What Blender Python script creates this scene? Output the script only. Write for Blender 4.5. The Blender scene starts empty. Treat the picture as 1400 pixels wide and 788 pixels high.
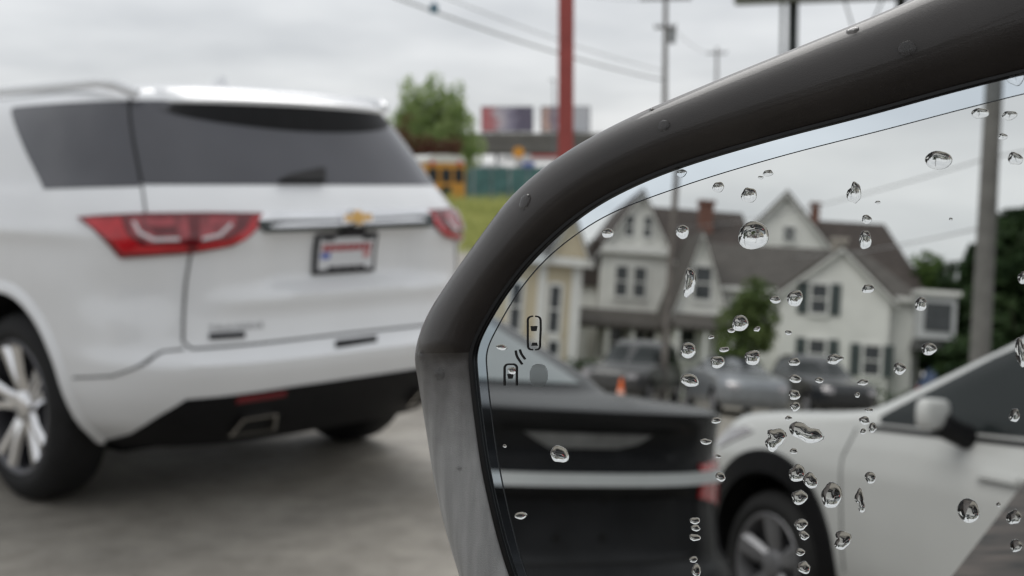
import bpy, bmesh, math, random
from mathutils import Vector, Matrix, noise as mnoise
from mathutils.bvhtree import BVHTree
from mathutils.geometry import delaunay_2d_cdt
random.seed(7)
R = math.radians
scene = bpy.context.scene
COL = scene.collection

# ------------------------------------------------------------------ camera, sky, sun, exposure
F, PX0, PY0, HOR, CAM_H = 1700.0, 700.0, 394.0, 258.0, 1.32      # focal length and centre in photo pixels, eye height in m
PITCH = math.atan((PY0-HOR)/F)
cam_data = bpy.data.cameras.new('camera')
cam = bpy.data.objects.new('camera', cam_data); COL.objects.link(cam)
cam.location = (0, 0, CAM_H); cam.rotation_euler = (math.pi/2-PITCH, 0, 0)
cam_data.sensor_width = 36.0; cam_data.lens = 36.0*F/1400.0
cam_data.clip_start = 0.02; cam_data.clip_end = 3000
cam_data.dof.use_dof = True; cam_data.dof.focus_distance = 0.335; cam_data.dof.aperture_fstop = 18.0
scene.camera = cam

world = bpy.data.worlds.new('World'); scene.world = world; world.use_nodes = True
wn = world.node_tree; wn.nodes.clear()
SUN_EL, SUN_AZ = R(52), R(4)            # azimuth clockwise from +Y: the brightest part of the overcast lies ahead, so soft shade falls towards the eye
def wnode(t, **k):
    n = wn.nodes.new(t)
    for a, b in k.items(): setattr(n, a, b)
    return n
w_out = wnode('ShaderNodeOutputWorld'); w_bg = wnode('ShaderNodeBackground')
w_sky = wnode('ShaderNodeTexSky', sky_type='NISHITA', sun_disc=False, sun_elevation=SUN_EL, sun_rotation=SUN_AZ)
w_tc = wnode('ShaderNodeTexCoord'); w_sep = wnode('ShaderNodeSeparateXYZ'); w_cmb = wnode('ShaderNodeCombineXYZ')
w_add = wnode('ShaderNodeMath', operation='ADD'); w_add.inputs[1].default_value = 0.16
w_abs = wnode('ShaderNodeMath', operation='ABSOLUTE')
w_dx = wnode('ShaderNodeMath', operation='DIVIDE'); w_dy = wnode('ShaderNodeMath', operation='DIVIDE')
w_no = wnode('ShaderNodeTexNoise'); w_no.inputs['Scale'].default_value = 1.25; w_no.inputs['Detail'].default_value = 5; w_no.inputs['Roughness'].default_value = .52
w_ramp = wnode('ShaderNodeValToRGB')
w_ramp.color_ramp.elements[0].position = .30; w_ramp.color_ramp.elements[0].color = (5.0, 5.15, 5.35, 1)
w_ramp.color_ramp.elements[1].position = .70; w_ramp.color_ramp.elements[1].color = (7.2, 7.3, 7.4, 1)
w_mix = wnode('ShaderNodeMix', data_type='RGBA'); w_mix.inputs['Factor'].default_value = .93
L = wn.links.new
L(w_tc.outputs['Generated'], w_sep.inputs[0]); L(w_sep.outputs['Z'], w_abs.inputs[0]); L(w_abs.outputs[0], w_add.inputs[0])
L(w_sep.outputs['X'], w_dx.inputs[0]); L(w_add.outputs[0], w_dx.inputs[1]); L(w_sep.outputs['Y'], w_dy.inputs[0]); L(w_add.outputs[0], w_dy.inputs[1])
L(w_dx.outputs[0], w_cmb.inputs['X']); L(w_dy.outputs[0], w_cmb.inputs['Y']); L(w_cmb.outputs[0], w_no.inputs['Vector'])
L(w_no.outputs['Fac'], w_ramp.inputs['Fac'])
L(w_sky.outputs[0], w_mix.inputs['A']); L(w_ramp.outputs['Color'], w_mix.inputs['B'])
L(w_mix.outputs['Result'], w_bg.inputs['Color']); w_bg.inputs['Strength'].default_value = 0.11
L(w_bg.outputs[0], w_out.inputs[0])

sun_data = bpy.data.lights.new('sun', 'SUN'); sun = bpy.data.objects.new('sun', sun_data); COL.objects.link(sun)
sun_data.energy = 1.5; sun_data.angle = R(45); sun_data.color = (1, .98, .95)
_sd = Vector((math.sin(SUN_AZ)*math.cos(SUN_EL), math.cos(SUN_AZ)*math.cos(SUN_EL), math.sin(SUN_EL)))
sun.rotation_euler = _sd.to_track_quat('Z', 'Y').to_euler(); sun.location = (0, 0, 40)
vs = scene.view_settings; vs.view_transform = 'Standard'; vs.look = 'None'; vs.exposure = 0.1; vs.gamma = 1.0; vs.use_curve_mapping = False
scene.render.engine = 'CYCLES'
cy = scene.cycles; cy.use_denoising = True; cy.max_bounces = 14; cy.glossy_bounces = 8; cy.transmission_bounces = 10; cy.transparent_max_bounces = 12; cy.diffuse_bounces = 3
cy.caustics_reflective = True; cy.caustics_refractive = True; cy.sample_clamp_indirect = 6.0; cy.filter_width = 1.3

# ------------------------------------------------------------------ projection helpers (photo pixels <-> places)
CAM = Vector((0, 0, CAM_H))
AX = Vector((1, 0, 0)); AY = Vector((0, math.sin(PITCH), math.cos(PITCH))); AZ = Vector((0, -math.cos(PITCH), math.sin(PITCH)))
def ray(x, y): return (AX*(x-PX0)+AY*(PY0-y)-AZ*F).normalized()
_u = Vector((0, math.cos(PITCH), math.sin(PITCH))); _v = Vector((.07, 1, ((PY0-495)+.07*300)/F)).normalized()
_n = (_u-_v).normalized()
MN = AX*_n.x+AY*_n.y+AZ*_n.z                       # normal of the wing mirror's glass
MK = 0.317                                         # distance from eye to the plane of the glass
CAM2 = CAM-2*MK*MN                                 # the eye as the mirror sees it
def mpt(x, y, off=0.0):
    d = ray(x, y); return CAM+d*((-MK+off)/d.dot(MN))
def mray(x, y):
    d = ray(x, y); return d-2*d.dot(MN)*MN
def hor2(px): return 495+.07*(px-1000)
class MFrame:
    """a level frame seen in the mirror: u to the right in the reflection, v away, z up (metres)"""
    def __init__(s, px, rng, yaw=0.0, z0=0.0):
        d = mray(px, hor2(px)); d.z = 0; d.normalize()
        d2 = mray(px+50, hor2(px+50)); d2.z = 0; d2.normalize()
        s.px, s.rng = px, rng
        s.O = Vector((CAM2.x, CAM2.y, z0))+d*rng
        U = d2-d2.dot(d)*d; U.normalize()
        s.U = U*math.cos(yaw)+d*math.sin(yaw); s.W = d*math.cos(yaw)-U*math.sin(yaw)
    def p(s, u, v, z): return s.U*u+s.W*v+Vector((0, 0, z))
    def u(s, px): return (px-s.px)*s.rng/F
    def z(s, y, px=None): return CAM2.z+(hor2(px if px else s.px)-y)*s.rng/F
class DFrame:
    """the same for things seen directly"""
    def __init__(s, px, rng, yaw=0.0, z0=0.0):
        s.px, s.rng = px, rng
        d = Vector((px-PX0, F, 0)).normalized()
        s.O = Vector(((px-PX0)*rng/F, rng, z0)); U = Vector((d.y, -d.x, 0))
        s.U = U*math.cos(yaw)+d*math.sin(yaw); s.W = d*math.cos(yaw)-U*math.sin(yaw)
    def p(s, u, v, z): return s.U*u+s.W*v+Vector((0, 0, z))
    def u(s, px): return (px-s.px)*s.rng/F
    def z(s, y): return CAM_H+(HOR-y)*s.rng/F

# ------------------------------------------------------------------ materials
def mat(name, col, rough=.6, metal=0.0, coat=0.0, var=0.0, scale=4.0, bump=0.0, bscale=60.0, col2=None, spec=.5, trans=0.0, ior=1.45, detail=4, subs=0.0, coords='Object'):
    m = bpy.data.materials.new(name); m.use_nodes = True
    nt = m.node_tree; b = nt.nodes['Principled BSDF']
    b.inputs['Base Color'].default_value = (*col, 1); b.inputs['Roughness'].default_value = rough
    b.inputs['Metallic'].default_value = metal; b.inputs['Coat Weight'].default_value = coat; b.inputs['Coat Roughness'].default_value = .04
    b.inputs['Specular IOR Level'].default_value = spec; b.inputs['Transmission Weight'].default_value = trans; b.inputs['IOR'].default_value = ior
    tc = nt.nodes.new('ShaderNodeTexCoord')
    if var or col2:
        n = nt.nodes.new('ShaderNodeTexNoise'); n.inputs['Scale'].default_value = scale; n.inputs['Detail'].default_value = detail
        nt.links.new(tc.outputs[coords], n.inputs['Vector'])
        r = nt.nodes.new('ShaderNodeValToRGB'); r.color_ramp.elements[0].position = .32; r.color_ramp.elements[1].position = .68
        c2 = col2 or tuple(min(1, c*(1+var)) for c in col); c1 = col if col2 else tuple(c*(1-var) for c in col)
        r.color_ramp.elements[0].color = (*c1, 1); r.color_ramp.elements[1].color = (*c2, 1)
        nt.links.new(n.outputs['Fac'], r.inputs['Fac']); nt.links.new(r.outputs['Color'], b.inputs['Base Color'])
    if bump:
        n2 = nt.nodes.new('ShaderNodeTexNoise'); n2.inputs['Scale'].default_value = bscale; n2.inputs['Detail'].default_value = 3
        nt.links.new(tc.outputs[coords], n2.inputs['Vector'])
        bp = nt.nodes.new('ShaderNodeBump'); bp.inputs['Strength'].default_value = bump; bp.inputs['Distance'].default_value = .01
        nt.links.new(n2.outputs['Fac'], bp.inputs['Height']); nt.links.new(bp.outputs['Normal'], b.inputs['Normal'])
    return m
M = {}
M['white_paint'] = mat('white_paint', (.86, .87, .88), .26, coat=1.0, var=.02, scale=3)
M['pearl_paint'] = mat('pearl_paint', (.57, .575, .565), .3, coat=.6, var=.03, scale=3)
M['black_paint'] = mat('black_paint', (.028, .029, .031), .2, spec=.06, var=.2, scale=5)
M['dark_paint'] = mat('dark_paint', (.022, .024, .028), .3, coat=.6, var=.15)
M['silver_paint'] = mat('silver_paint', (.36, .38, .41), .32, metal=.5, coat=.6, var=.1)
M['mid_silver'] = mat('mid_silver', (.24, .255, .275), .35, metal=.5, coat=.5, var=.1)
M['blue_paint'] = mat('blue_paint', (.05, .08, .16), .3, coat=.6, var=.1)
M['grey_paint'] = mat('grey_paint', (.06, .06, .062), .3, coat=.6, var=.1)
M['privacy_glass'] = mat('privacy_glass', (.085, .086, .097), .07, spec=.55, var=.1, scale=2)
M['car_glass'] = mat('car_glass', (.018, .022, .023), .05, spec=.35, var=.1, scale=2)
M['pale_glass'] = mat('pale_glass', (.08, .11, .115), .03, spec=1.0, ior=2.2, var=.1, scale=2)
M['satin_bar'] = mat('satin_bar', (.66, .69, .70), .35, metal=.0, var=.06)
M['satin_grey'] = mat('satin_grey', (.26, .27, .28), .3, metal=.3, var=.2, scale=12)
M['bar_shade'] = mat('bar_shade_grey', (.07, .08, .08), .3, metal=.5, var=.15)
M['trim'] = mat('trim', (.008, .008, .009), .5, spec=.25, var=.2, scale=20, bump=.1)
M['gap'] = mat('gap', (.10, .10, .10), .8, var=.1)
M['well'] = mat('well', (.008, .008, .008), .9, var=.3)
M['tyre'] = mat('tyre', (.010, .010, .0105), .75, var=.3, scale=12, bump=.2, bscale=80)
M['chrome'] = mat('chrome', (.90, .90, .91), .14, metal=1.0, var=.05)
M['alloy'] = mat('alloy', (.27, .27, .285), .5, metal=.6, var=.12)
M['dark_alloy'] = mat('dark_alloy', (.12, .12, .13), .35, metal=.7, var=.15)
M['red_lens'] = mat('red_lens', (.55, .012, .02), .12, coat=.8, var=.15, scale=14)
M['dark_red_lens'] = mat('dark_red_lens', (.16, .006, .012), .12, coat=.8, var=.2, scale=14)
M['clear_lens'] = mat('clear_lens', (.36, .34, .35), .12, metal=.6, coat=.8, var=.25, scale=22)
M['smoked_lens'] = mat('smoked_lens', (.36, .055, .065), .12, metal=.1, coat=.8, var=.45, scale=22)
M['letter_grey'] = mat('letter_grey', (.13, .13, .135), .4, metal=.4, var=.1)
M['gold'] = mat('gold', (.66, .40, .13), .3, metal=.6, var=.1)
M['plate_white'] = mat('plate_white', (.74, .75, .77), .5, var=.04)
M['ink_red'] = mat('ink_red', (.45, .06, .07), .5, var=.1)
M['ink_blue'] = mat('ink_blue', (.12, .17, .5), .5, var=.1)
M['ink_dark'] = mat('ink_dark', (.03, .03, .035), .5, var=.1)
M['exhaust'] = mat('exhaust', (.55, .53, .50), .22, metal=1.0, var=.2)

def asphalt():
    m = mat('asphalt', (.225, .209, .184), .62, col2=(.325, .303, .268), scale=1.1, bump=.35, bscale=160, detail=8, spec=.2)
    nt = m.node_tree; b = nt.nodes['Principled BSDF']; tc = [n for n in nt.nodes if n.type == 'TEX_COORD'][0]
    base = b.inputs['Base Color'].links[0].from_socket
    n = nt.nodes.new('ShaderNodeTexNoise'); n.inputs['Scale'].default_value = 6.5; n.inputs['Detail'].default_value = 9; n.inputs['Roughness'].default_value = .72
    nt.links.new(tc.outputs['Object'], n.inputs['Vector'])
    mx = nt.nodes.new('ShaderNodeMix'); mx.data_type = 'RGBA'; mx.blend_type = 'MULTIPLY'; mx.inputs['Factor'].default_value = .75
    rp = nt.nodes.new('ShaderNodeValToRGB'); rp.color_ramp.elements[0].position = .36; rp.color_ramp.elements[0].color = (.76, .755, .74, 1); rp.color_ramp.elements[1].position = .62; rp.color_ramp.elements[1].color = (1.22, 1.22, 1.2, 1)
    nt.links.new(n.outputs['Fac'], rp.inputs['Fac']); nt.links.new(base, mx.inputs['A']); nt.links.new(rp.outputs['Color'], mx.inputs['B'])
    nt.links.new(mx.outputs['Result'], b.inputs['Base Color'])
    w = nt.nodes.new('ShaderNodeTexNoise'); w.inputs['Scale'].default_value = .9; w.inputs['Detail'].default_value = 3
    nt.links.new(tc.outputs['Object'], w.inputs['Vector'])
    r2 = nt.nodes.new('ShaderNodeMapRange'); r2.inputs['From Min'].default_value = .35; r2.inputs['From Max'].default_value = .7; r2.inputs['To Min'].default_value = .42; r2.inputs['To Max'].default_value = .8
    nt.links.new(w.outputs['Fac'], r2.inputs['Value']); nt.links.new(r2.outputs['Result'], b.inputs['Roughness'])
    return m
M['asphalt'] = asphalt()

# ------------------------------------------------------------------ object helpers
def link(name, me, material=None, parent=None, smooth=False, sharp=35):
    o = bpy.data.objects.new(name, me); COL.objects.link(o)
    if material is not None and not me.materials: me.materials.append(material)
    if smooth:
        for p in me.polygons: p.use_smooth = True
        me.set_sharp_from_angle(angle=R(sharp))
    if parent is not None: o.parent = parent
    return o
def mesh(name, verts, faces, material, parent=None, smooth=False, sharp=35, recalc=True):
    me = bpy.data.meshes.new(name)
    me.from_pydata([tuple(v) for v in verts], [], faces)
    if recalc:
        bm = bmesh.new(); bm.from_mesh(me); bmesh.ops.recalc_face_normals(bm, faces=bm.faces); bm.to_mesh(me); bm.free()
    me.update()
    return link(name, me, material, parent, smooth, sharp)
def tag(o, label=None, cat=None, group=None, kind=None):
    if label: o['label'] = label
    if cat: o['category'] = cat
    if group: o['group'] = group
    if kind: o['kind'] = kind
    return o
def empty(name, loc=(0, 0, 0), rz=0.0):
    o = bpy.data.objects.new(name, None); COL.objects.link(o); o.location = loc; o.rotation_euler = (0, 0, rz); o.empty_display_size = .2
    return o
class MB:
    """collects shapes for one mesh; fr maps (u, v, z) to local space"""
    def __init__(s, fr=None): s.v, s.f, s.fr = [], [], fr
    def P(s, p): return s.fr.p(*p) if s.fr else Vector(p)
    def add(s, vs, fs):
        k = len(s.v); s.v += [s.P(p) for p in vs]; s.f += [[i+k for i in f] for f in fs]; return s
    def box(s, a, b):
        (x0, y0, z0), (x1, y1, z1) = a, b
        return s.add([(x0, y0, z0), (x1, y0, z0), (x1, y1, z0), (x0, y1, z0), (x0, y0, z1), (x1, y0, z1), (x1, y1, z1), (x0, y1, z1)],
                     [[0, 3, 2, 1], [4, 5, 6, 7], [0, 1, 5, 4], [1, 2, 6, 5], [2, 3, 7, 6], [3, 0, 4, 7]])
    def tube(s, pts, rads, n=10, caps=True):
        pts = [Vector(p) for p in pts]
        if not isinstance(rads, (list, tuple)): rads = [rads]*len(pts)
        vs, fs = [], []
        for i, p in enumerate(pts):
            d = (pts[min(i+1, len(pts)-1)]-pts[max(i-1, 0)]).normalized()
            a = Vector((0, 0, 1)) if abs(d.z) < .9 else Vector((1, 0, 0))
            x = d.cross(a).normalized(); y = d.cross(x)
            for k in range(n):
                t = 2*math.pi*k/n; vs.append(tuple(p+(x*math.cos(t)+y*math.sin(t))*rads[i]))
        for i in range(len(pts)-1):
            for k in range(n): fs.append([i*n+k, i*n+(k+1) % n, (i+1)*n+(k+1) % n, (i+1)*n+k])
        if caps: fs += [list(range(n))[::-1], [(len(pts)-1)*n+k for k in range(n)]]
        return s.add(vs, fs)
    def prism(s, poly, axis, a, b):
        """poly of 2-tuples in the plane across axis ('u' -> (v, z), 'v' -> (u, z), 'z' -> (u, v))"""
        n = len(poly)
        mk = {'u': lambda p, t: (t, p[0], p[1]), 'v': lambda p, t: (p[0], t, p[1]), 'z': lambda p, t: (p[0], p[1], t)}[axis]
        return s.add([mk(p, a) for p in poly]+[mk(p, b) for p in poly], [list(range(n)), [n+k for k in range(n)][::-1]]+[[k, (k+1) % n, n+(k+1) % n, n+k] for k in range(n)])
    def build(s, name, material, parent=None, smooth=False, sharp=35): return mesh(name, s.v, s.f, material, parent, smooth, sharp)
# ------------------------------------------------------------------ ground
def ground():
    n = 24; vs, fs = [], []
    s = 900.0
    mesh('ground', [(-s, -s, 0), (s, -s, 0), (s, s, 0), (-s, s, 0)], [[0, 1, 2, 3]], M['asphalt'])
    tag(bpy.data.objects['ground'], 'worn grey-brown asphalt of the street and car park', None, None, 'structure')
ground()
def _herm(xs, ys, x):
    if x <= xs[0]: return ys[0]
    if x >= xs[-1]: return ys[-1]
    i = 0
    while x > xs[i+1]: i += 1
    def sl(k):
        if k == 0 or k == len(xs)-1: return 0.0 if False else ((ys[1]-ys[0])/(xs[1]-xs[0]) if k == 0 else (ys[-1]-ys[-2])/(xs[-1]-xs[-2]))
        a = (ys[k]-ys[k-1])/(xs[k]-xs[k-1]); b = (ys[k+1]-ys[k])/(xs[k+1]-xs[k])
        return 0.0 if a*b <= 0 else 2*a*b/(a+b)
    h = xs[i+1]-xs[i]; t = (x-xs[i])/h
    m0, m1 = sl(i)*h, sl(i+1)*h
    return (2*t**3-3*t*t+1)*ys[i]+(t**3-2*t*t+t)*m0+(3*t*t-2*t**3)*ys[i+1]+(t**3-t*t)*m1
class Body:
    """car body as stacked plan outlines: rows of (z, y_rear, y_front, half_width, n_rear, n_front, corner_depth_rear, corner_depth_front)"""
    def __init__(s, rows, disp=None):
        s.z = [r[0] for r in rows]; s.c = [[r[k] for r in rows] for k in range(1, 8)]; s.disp = disp
    def raw(s, t, z):
        yr, yf, W, nr, nf, Dr, Df = [_herm(s.z, c, z) for c in s.c]
        sg = -1.0 if t < 0 else 1.0; a = abs(t)
        if a <= 1 or a >= 1.5:
            n, D = (nr, Dr) if a <= 1 else (nf, Df)
            ph = (a if a <= 1 else (2-a)*2)*math.pi/2
            S, Cc = abs(math.sin(ph)), abs(math.cos(ph))
            r = (S**n+Cc**n)**(-1/n)
            x = W*r*S; q = D*(1-r*Cc)
            y = yr+q if a <= 1 else yf-q
        else:
            x = W; k = (a-1)*2; y = (yr+Dr)*(1-k)+(yf-Df)*k
        return sg*x, y, z
    def nrm(s, t, z, f=None):
        f = f or s.raw; e = 1e-3
        a = f(t-e, z); b = f(t+e, z); c = f(t, z-e); d = f(t, z+e)
        u = [b[k]-a[k] for k in range(3)]; v = [d[k]-c[k] for k in range(3)]
        n = [u[1]*v[2]-u[2]*v[1], u[2]*v[0]-u[0]*v[2], u[0]*v[1]-u[1]*v[0]]
        l = math.sqrt(sum(k*k for k in n)) or 1
        return [k/l for k in n]
    def base(s, t, z):
        p = s.raw(t, z)
        if s.disp:
            d = s.disp(t, z, p)
            if d:
                n = s.nrm(t, z); p = (p[0]+n[0]*d, p[1]+n[1]*d, p[2]+n[2]*d)
        return p
    def at(s, t, z, off=0.0):
        p = s.base(t, z)
        if off:
            n = s.nrm(t, z); p = (p[0]+n[0]*off, p[1]+n[1]*off, p[2]+n[2]*off)
        return p
SUV_ROWS = [
 (.30, .22, 4.95, .86, 3.6, 3, 1.0, .9),
 (.42, .10, 5.08, .95, 3.6, 3, 1.0, .9),
 (.55, .03, 5.15, .985, 3.6, 3, 1.0, .9),
 (.65, .00, 5.18, .99, 3.6, 3, 1.0, .9),
 (.705, .055, 5.18, .995, 3.6, 3, 1.0, .9),
 (.76, .068, 5.17, .995, 3.6, 3, 1.0, .9),
 (.92, .08, 5.16, .995, 3.6, 3, 1.0, .9),
 (1.05, .07, 5.13, .99, 3.5, 3, 1.0, .9),
 (1.14, .05, 5.05, .985, 3.4, 3, 1.0, .9),
 (1.20, .06, 4.9, .975, 3.3, 3, 1.0, .9),
 (1.30, .12, 4.15, .94, 3.2, 3, 1.0, .8),
 (1.34, .155, 4.0, .92, 3.2, 3, 1.0, .8),
 (1.50, .275, 3.6, .87, 3.2, 3, 1.0, .7),
 (1.66, .40, 3.2, .80, 3.2, 3, 1.0, .7),
 (1.72, .45, 3.05, .74, 3.2, 3, 1.0, .7),
 (1.755, .58, 2.8, .60, 3.2, 3, 1.0, .7),
 (1.77, .85, 2.5, .35, 3.2, 3, .8, .6)]

# ------------------------------------------------------------------ cars
def sstep(a, b, x):
    t = max(0.0, min(1.0, (x-a)/(b-a))); return t*t*(3-2*t)
def lin(a, b, n): return [a+(b-a)*i/(n-1) for i in range(n)]
def body_mesh(name, body, material, parent, wheels=(), arch_r=.46, arch_in=.58, zs=None, nt=(40, 8, 20), sharp=40):
    half = lin(0, 1, nt[0])[:-1]+lin(1, 1.5, nt[1])[:-1]+lin(1.5, 2, nt[2])
    ts = [-a for a in half[::-1][:-1]]+half[1:-1] if False else None
    pos = half[:]                                 # 0 .. 2
    loop = [-a for a in pos[1:-1][::-1]]+pos      # -2(excl) .. 0 .. 2
    z0, z1 = body.z[0], body.z[-1]
    if zs is None:
        zs = []
        for i in range(len(body.z)-1):
            k = max(1, int(round((body.z[i+1]-body.z[i])/.022)))
            zs += [body.z[i]+(body.z[i+1]-body.z[i])*j/k for j in range(k)]
        zs.append(z1)
    n = len(loop); vs, fs = [], []
    for z in zs: vs += [body.base(t, z) for t in loop]
    for r in range(len(zs)-1):
        for k in range(n):
            fs.append([r*n+k, r*n+(k+1) % n, (r+1)*n+(k+1) % n, (r+1)*n+k])
    yc0 = (body.c[0][0]+body.c[1][0])/2; yc1 = (body.c[0][-1]+body.c[1][-1])/2
    b = len(vs); vs += [(0, yc0, z0), (0, yc1, z1+.002)]
    top = (len(zs)-1)*n
    for k in range(n):
        fs.append([b, (k+1) % n, k]); fs.append([b+1, top+k, top+(k+1) % n])
    me = bpy.data.meshes.new(name); me.from_pydata(vs, [], fs)
    bm = bmesh.new(); bm.from_mesh(me); bmesh.ops.recalc_face_normals(bm, faces=bm.faces); bm.to_mesh(me); bm.free()
    me.materials.append(material); me.materials.append(M['well'])
    o = bpy.data.objects.new(name, me); COL.objects.link(o)
    if wheels:
        cut = MB()
        for (wy, wz) in wheels:
            for sg in (-1, 1):
                m = 40; ring = [(wy+arch_r*math.cos(2*math.pi*k/m), wz+arch_r*math.sin(2*math.pi*k/m)) for k in range(m)]
                cut.prism(ring, 'u', sg*arch_in, sg*1.3)
        co = cut.build('cutter', M['well'])
        md = o.modifiers.new('arch', 'BOOLEAN'); md.operation = 'DIFFERENCE'; md.object = co; md.solver = 'EXACT'
        bpy.context.view_layer.update()
        ev = o.evaluated_get(bpy.context.evaluated_depsgraph_get())
        me2 = bpy.data.meshes.new_from_object(ev); o.modifiers.clear(); o.data = me2
        cme = co.data; bpy.data.objects.remove(co); bpy.data.meshes.remove(cme)
        me = me2
        for p in me.polygons:
            p.material_index = 0
            c = p.center; nn = p.normal
            for (wy, wz) in wheels:
                d = math.hypot(c.y-wy, c.z-wz)
                if d < arch_r+.005 and (d > arch_r-.012 and abs(nn.x) < .5 or abs(abs(c.x)-arch_in) < .01):
                    p.material_index = 1
    for p in me.polygons: p.use_smooth = True
    me.set_sharp_from_angle(angle=R(sharp))
    o.parent = parent
    return o
def patch(name, fn, poly, material, parent, off=.004, skirt=.01, res=.05, sx=1.0, dome=0.0):
    """a panel that lies on a curved surface: poly in surface coordinates, fn(a, b, off) -> point"""
    P = []
    n = len(poly)
    for i in range(n):
        a, b = poly[i], poly[(i+1) % n]
        k = max(1, int(math.hypot((b[0]-a[0])*sx, b[1]-a[1])/res))
        P += [(a[0]+(b[0]-a[0])*j/k, a[1]+(b[1]-a[1])*j/k) for j in range(k)]
    nb = len(P)
    xs = [p[0] for p in P]; ys = [p[1] for p in P]
    def inside(x, y):
        c = False
        for i in range(nb):
            x1, y1 = P[i]; x2, y2 = P[i-1]
            if (y1 > y) != (y2 > y) and x < (x2-x1)*(y-y1)/(y2-y1)+x1: c = not c
        return c
    pts = P[:]
    gx = max(1, int((max(xs)-min(xs))*sx/res)); gy = max(1, int((max(ys)-min(ys))/res))
    for i in range(1, gx):
        for j in range(1, gy):
            x = min(xs)+(max(xs)-min(xs))*i/gx; y = min(ys)+(max(ys)-min(ys))*j/gy
            if inside(x, y) and min(math.hypot((p[0]-x)*sx, p[1]-y) for p in P) > res*.4: pts.append((x, y))
    V2, E2, F2, *_ = delaunay_2d_cdt([Vector((p[0]*sx, p[1])) for p in pts], [(i, (i+1) % nb) for i in range(nb)], [list(range(nb))], 1, 1e-6)
    vs = [fn(v.x/sx, v.y, off) for v in V2]; fs = [list(f) for f in F2]
    cnt = {}
    for f in fs:
        for k in range(len(f)):
            e = (f[k], f[(k+1) % len(f)]); cnt.setdefault((min(e), max(e)), []).append(e)
    for key, es in cnt.items():
        if len(es) == 1:
            a, b = es[0]; k = len(vs)
            vs += [fn(V2[a].x/sx, V2[a].y, off-skirt), fn(V2[b].x/sx, V2[b].y, off-skirt)]
            fs.append([b, a, k, k+1])
    o = mesh(name, vs, fs, material, parent, True, 40)
    return o
def strip(name, fn, line, w, material, parent, off=.0025, sx=1.0, res=.03):
    """a narrow joint or trim line along a polyline on a surface"""
    P = []
    for a, b in zip(line[:-1], line[1:]):
        k = max(1, int(math.hypot((b[0]-a[0])*sx, b[1]-a[1])/res))
        P += [(a[0]+(b[0]-a[0])*j/k, a[1]+(b[1]-a[1])*j/k) for j in range(k)]
    P.append(line[-1])
    vs, fs = [], []
    for i, p in enumerate(P):
        a, b = P[max(i-1, 0)], P[min(i+1, len(P)-1)]
        dx, dy = (b[0]-a[0])*sx, b[1]-a[1]; l = math.hypot(dx, dy) or 1
        nx, ny = -dy/l*w/2, dx/l*w/2
        vs += [fn(p[0]+nx/sx, p[1]+ny, off), fn(p[0]-nx/sx, p[1]-ny, off), fn(p[0]+nx/sx, p[1]+ny, off-.006), fn(p[0]-nx/sx, p[1]-ny, off-.006)]
    for i in range(len(P)-1):
        k = 4*i
        fs += [[k, k+4, k+5, k+1], [k, k+2, k+6, k+4], [k+1, k+5, k+7, k+3]]
    return mesh(name, vs, fs, material, parent, True, 40)
def side_fn(body, sg):
    """surface coordinates (y, z) on one flank"""
    def fn(y, z, off):
        lo, hi = .05, 1.98
        for _ in range(34):
            m = (lo+hi)/2
            if body.raw(m, z)[1] < y: lo = m
            else: hi = m
        return body.at(sg*(lo+hi)/2, z, off)
    return fn
def rear_fn(body):
    """surface coordinates (x, z) on the back"""
    def fn(x, z, off):
        lo, hi = 0.0, .999
        for _ in range(30):
            m = (lo+hi)/2
            if body.raw(m, z)[0] < abs(x): lo = m
            else: hi = m
        return body.at(math.copysign((lo+hi)/2, x), z, off)
    return fn
def lathe(prof, x0, sg, cy, cz, n=48):
    """profile of (depth from the outer face, radius) turned about an axle along x"""
    vs, fs = [], []
    for (d, r) in prof:
        for k in range(n):
            t = 2*math.pi*k/n; vs.append((x0-sg*d, cy+r*math.cos(t), cz+r*math.sin(t)))
    for i in range(len(prof)-1):
        for k in range(n): fs.append([i*n+k, i*n+(k+1) % n, (i+1)*n+(k+1) % n, (i+1)*n+k])
    return vs, fs
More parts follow.
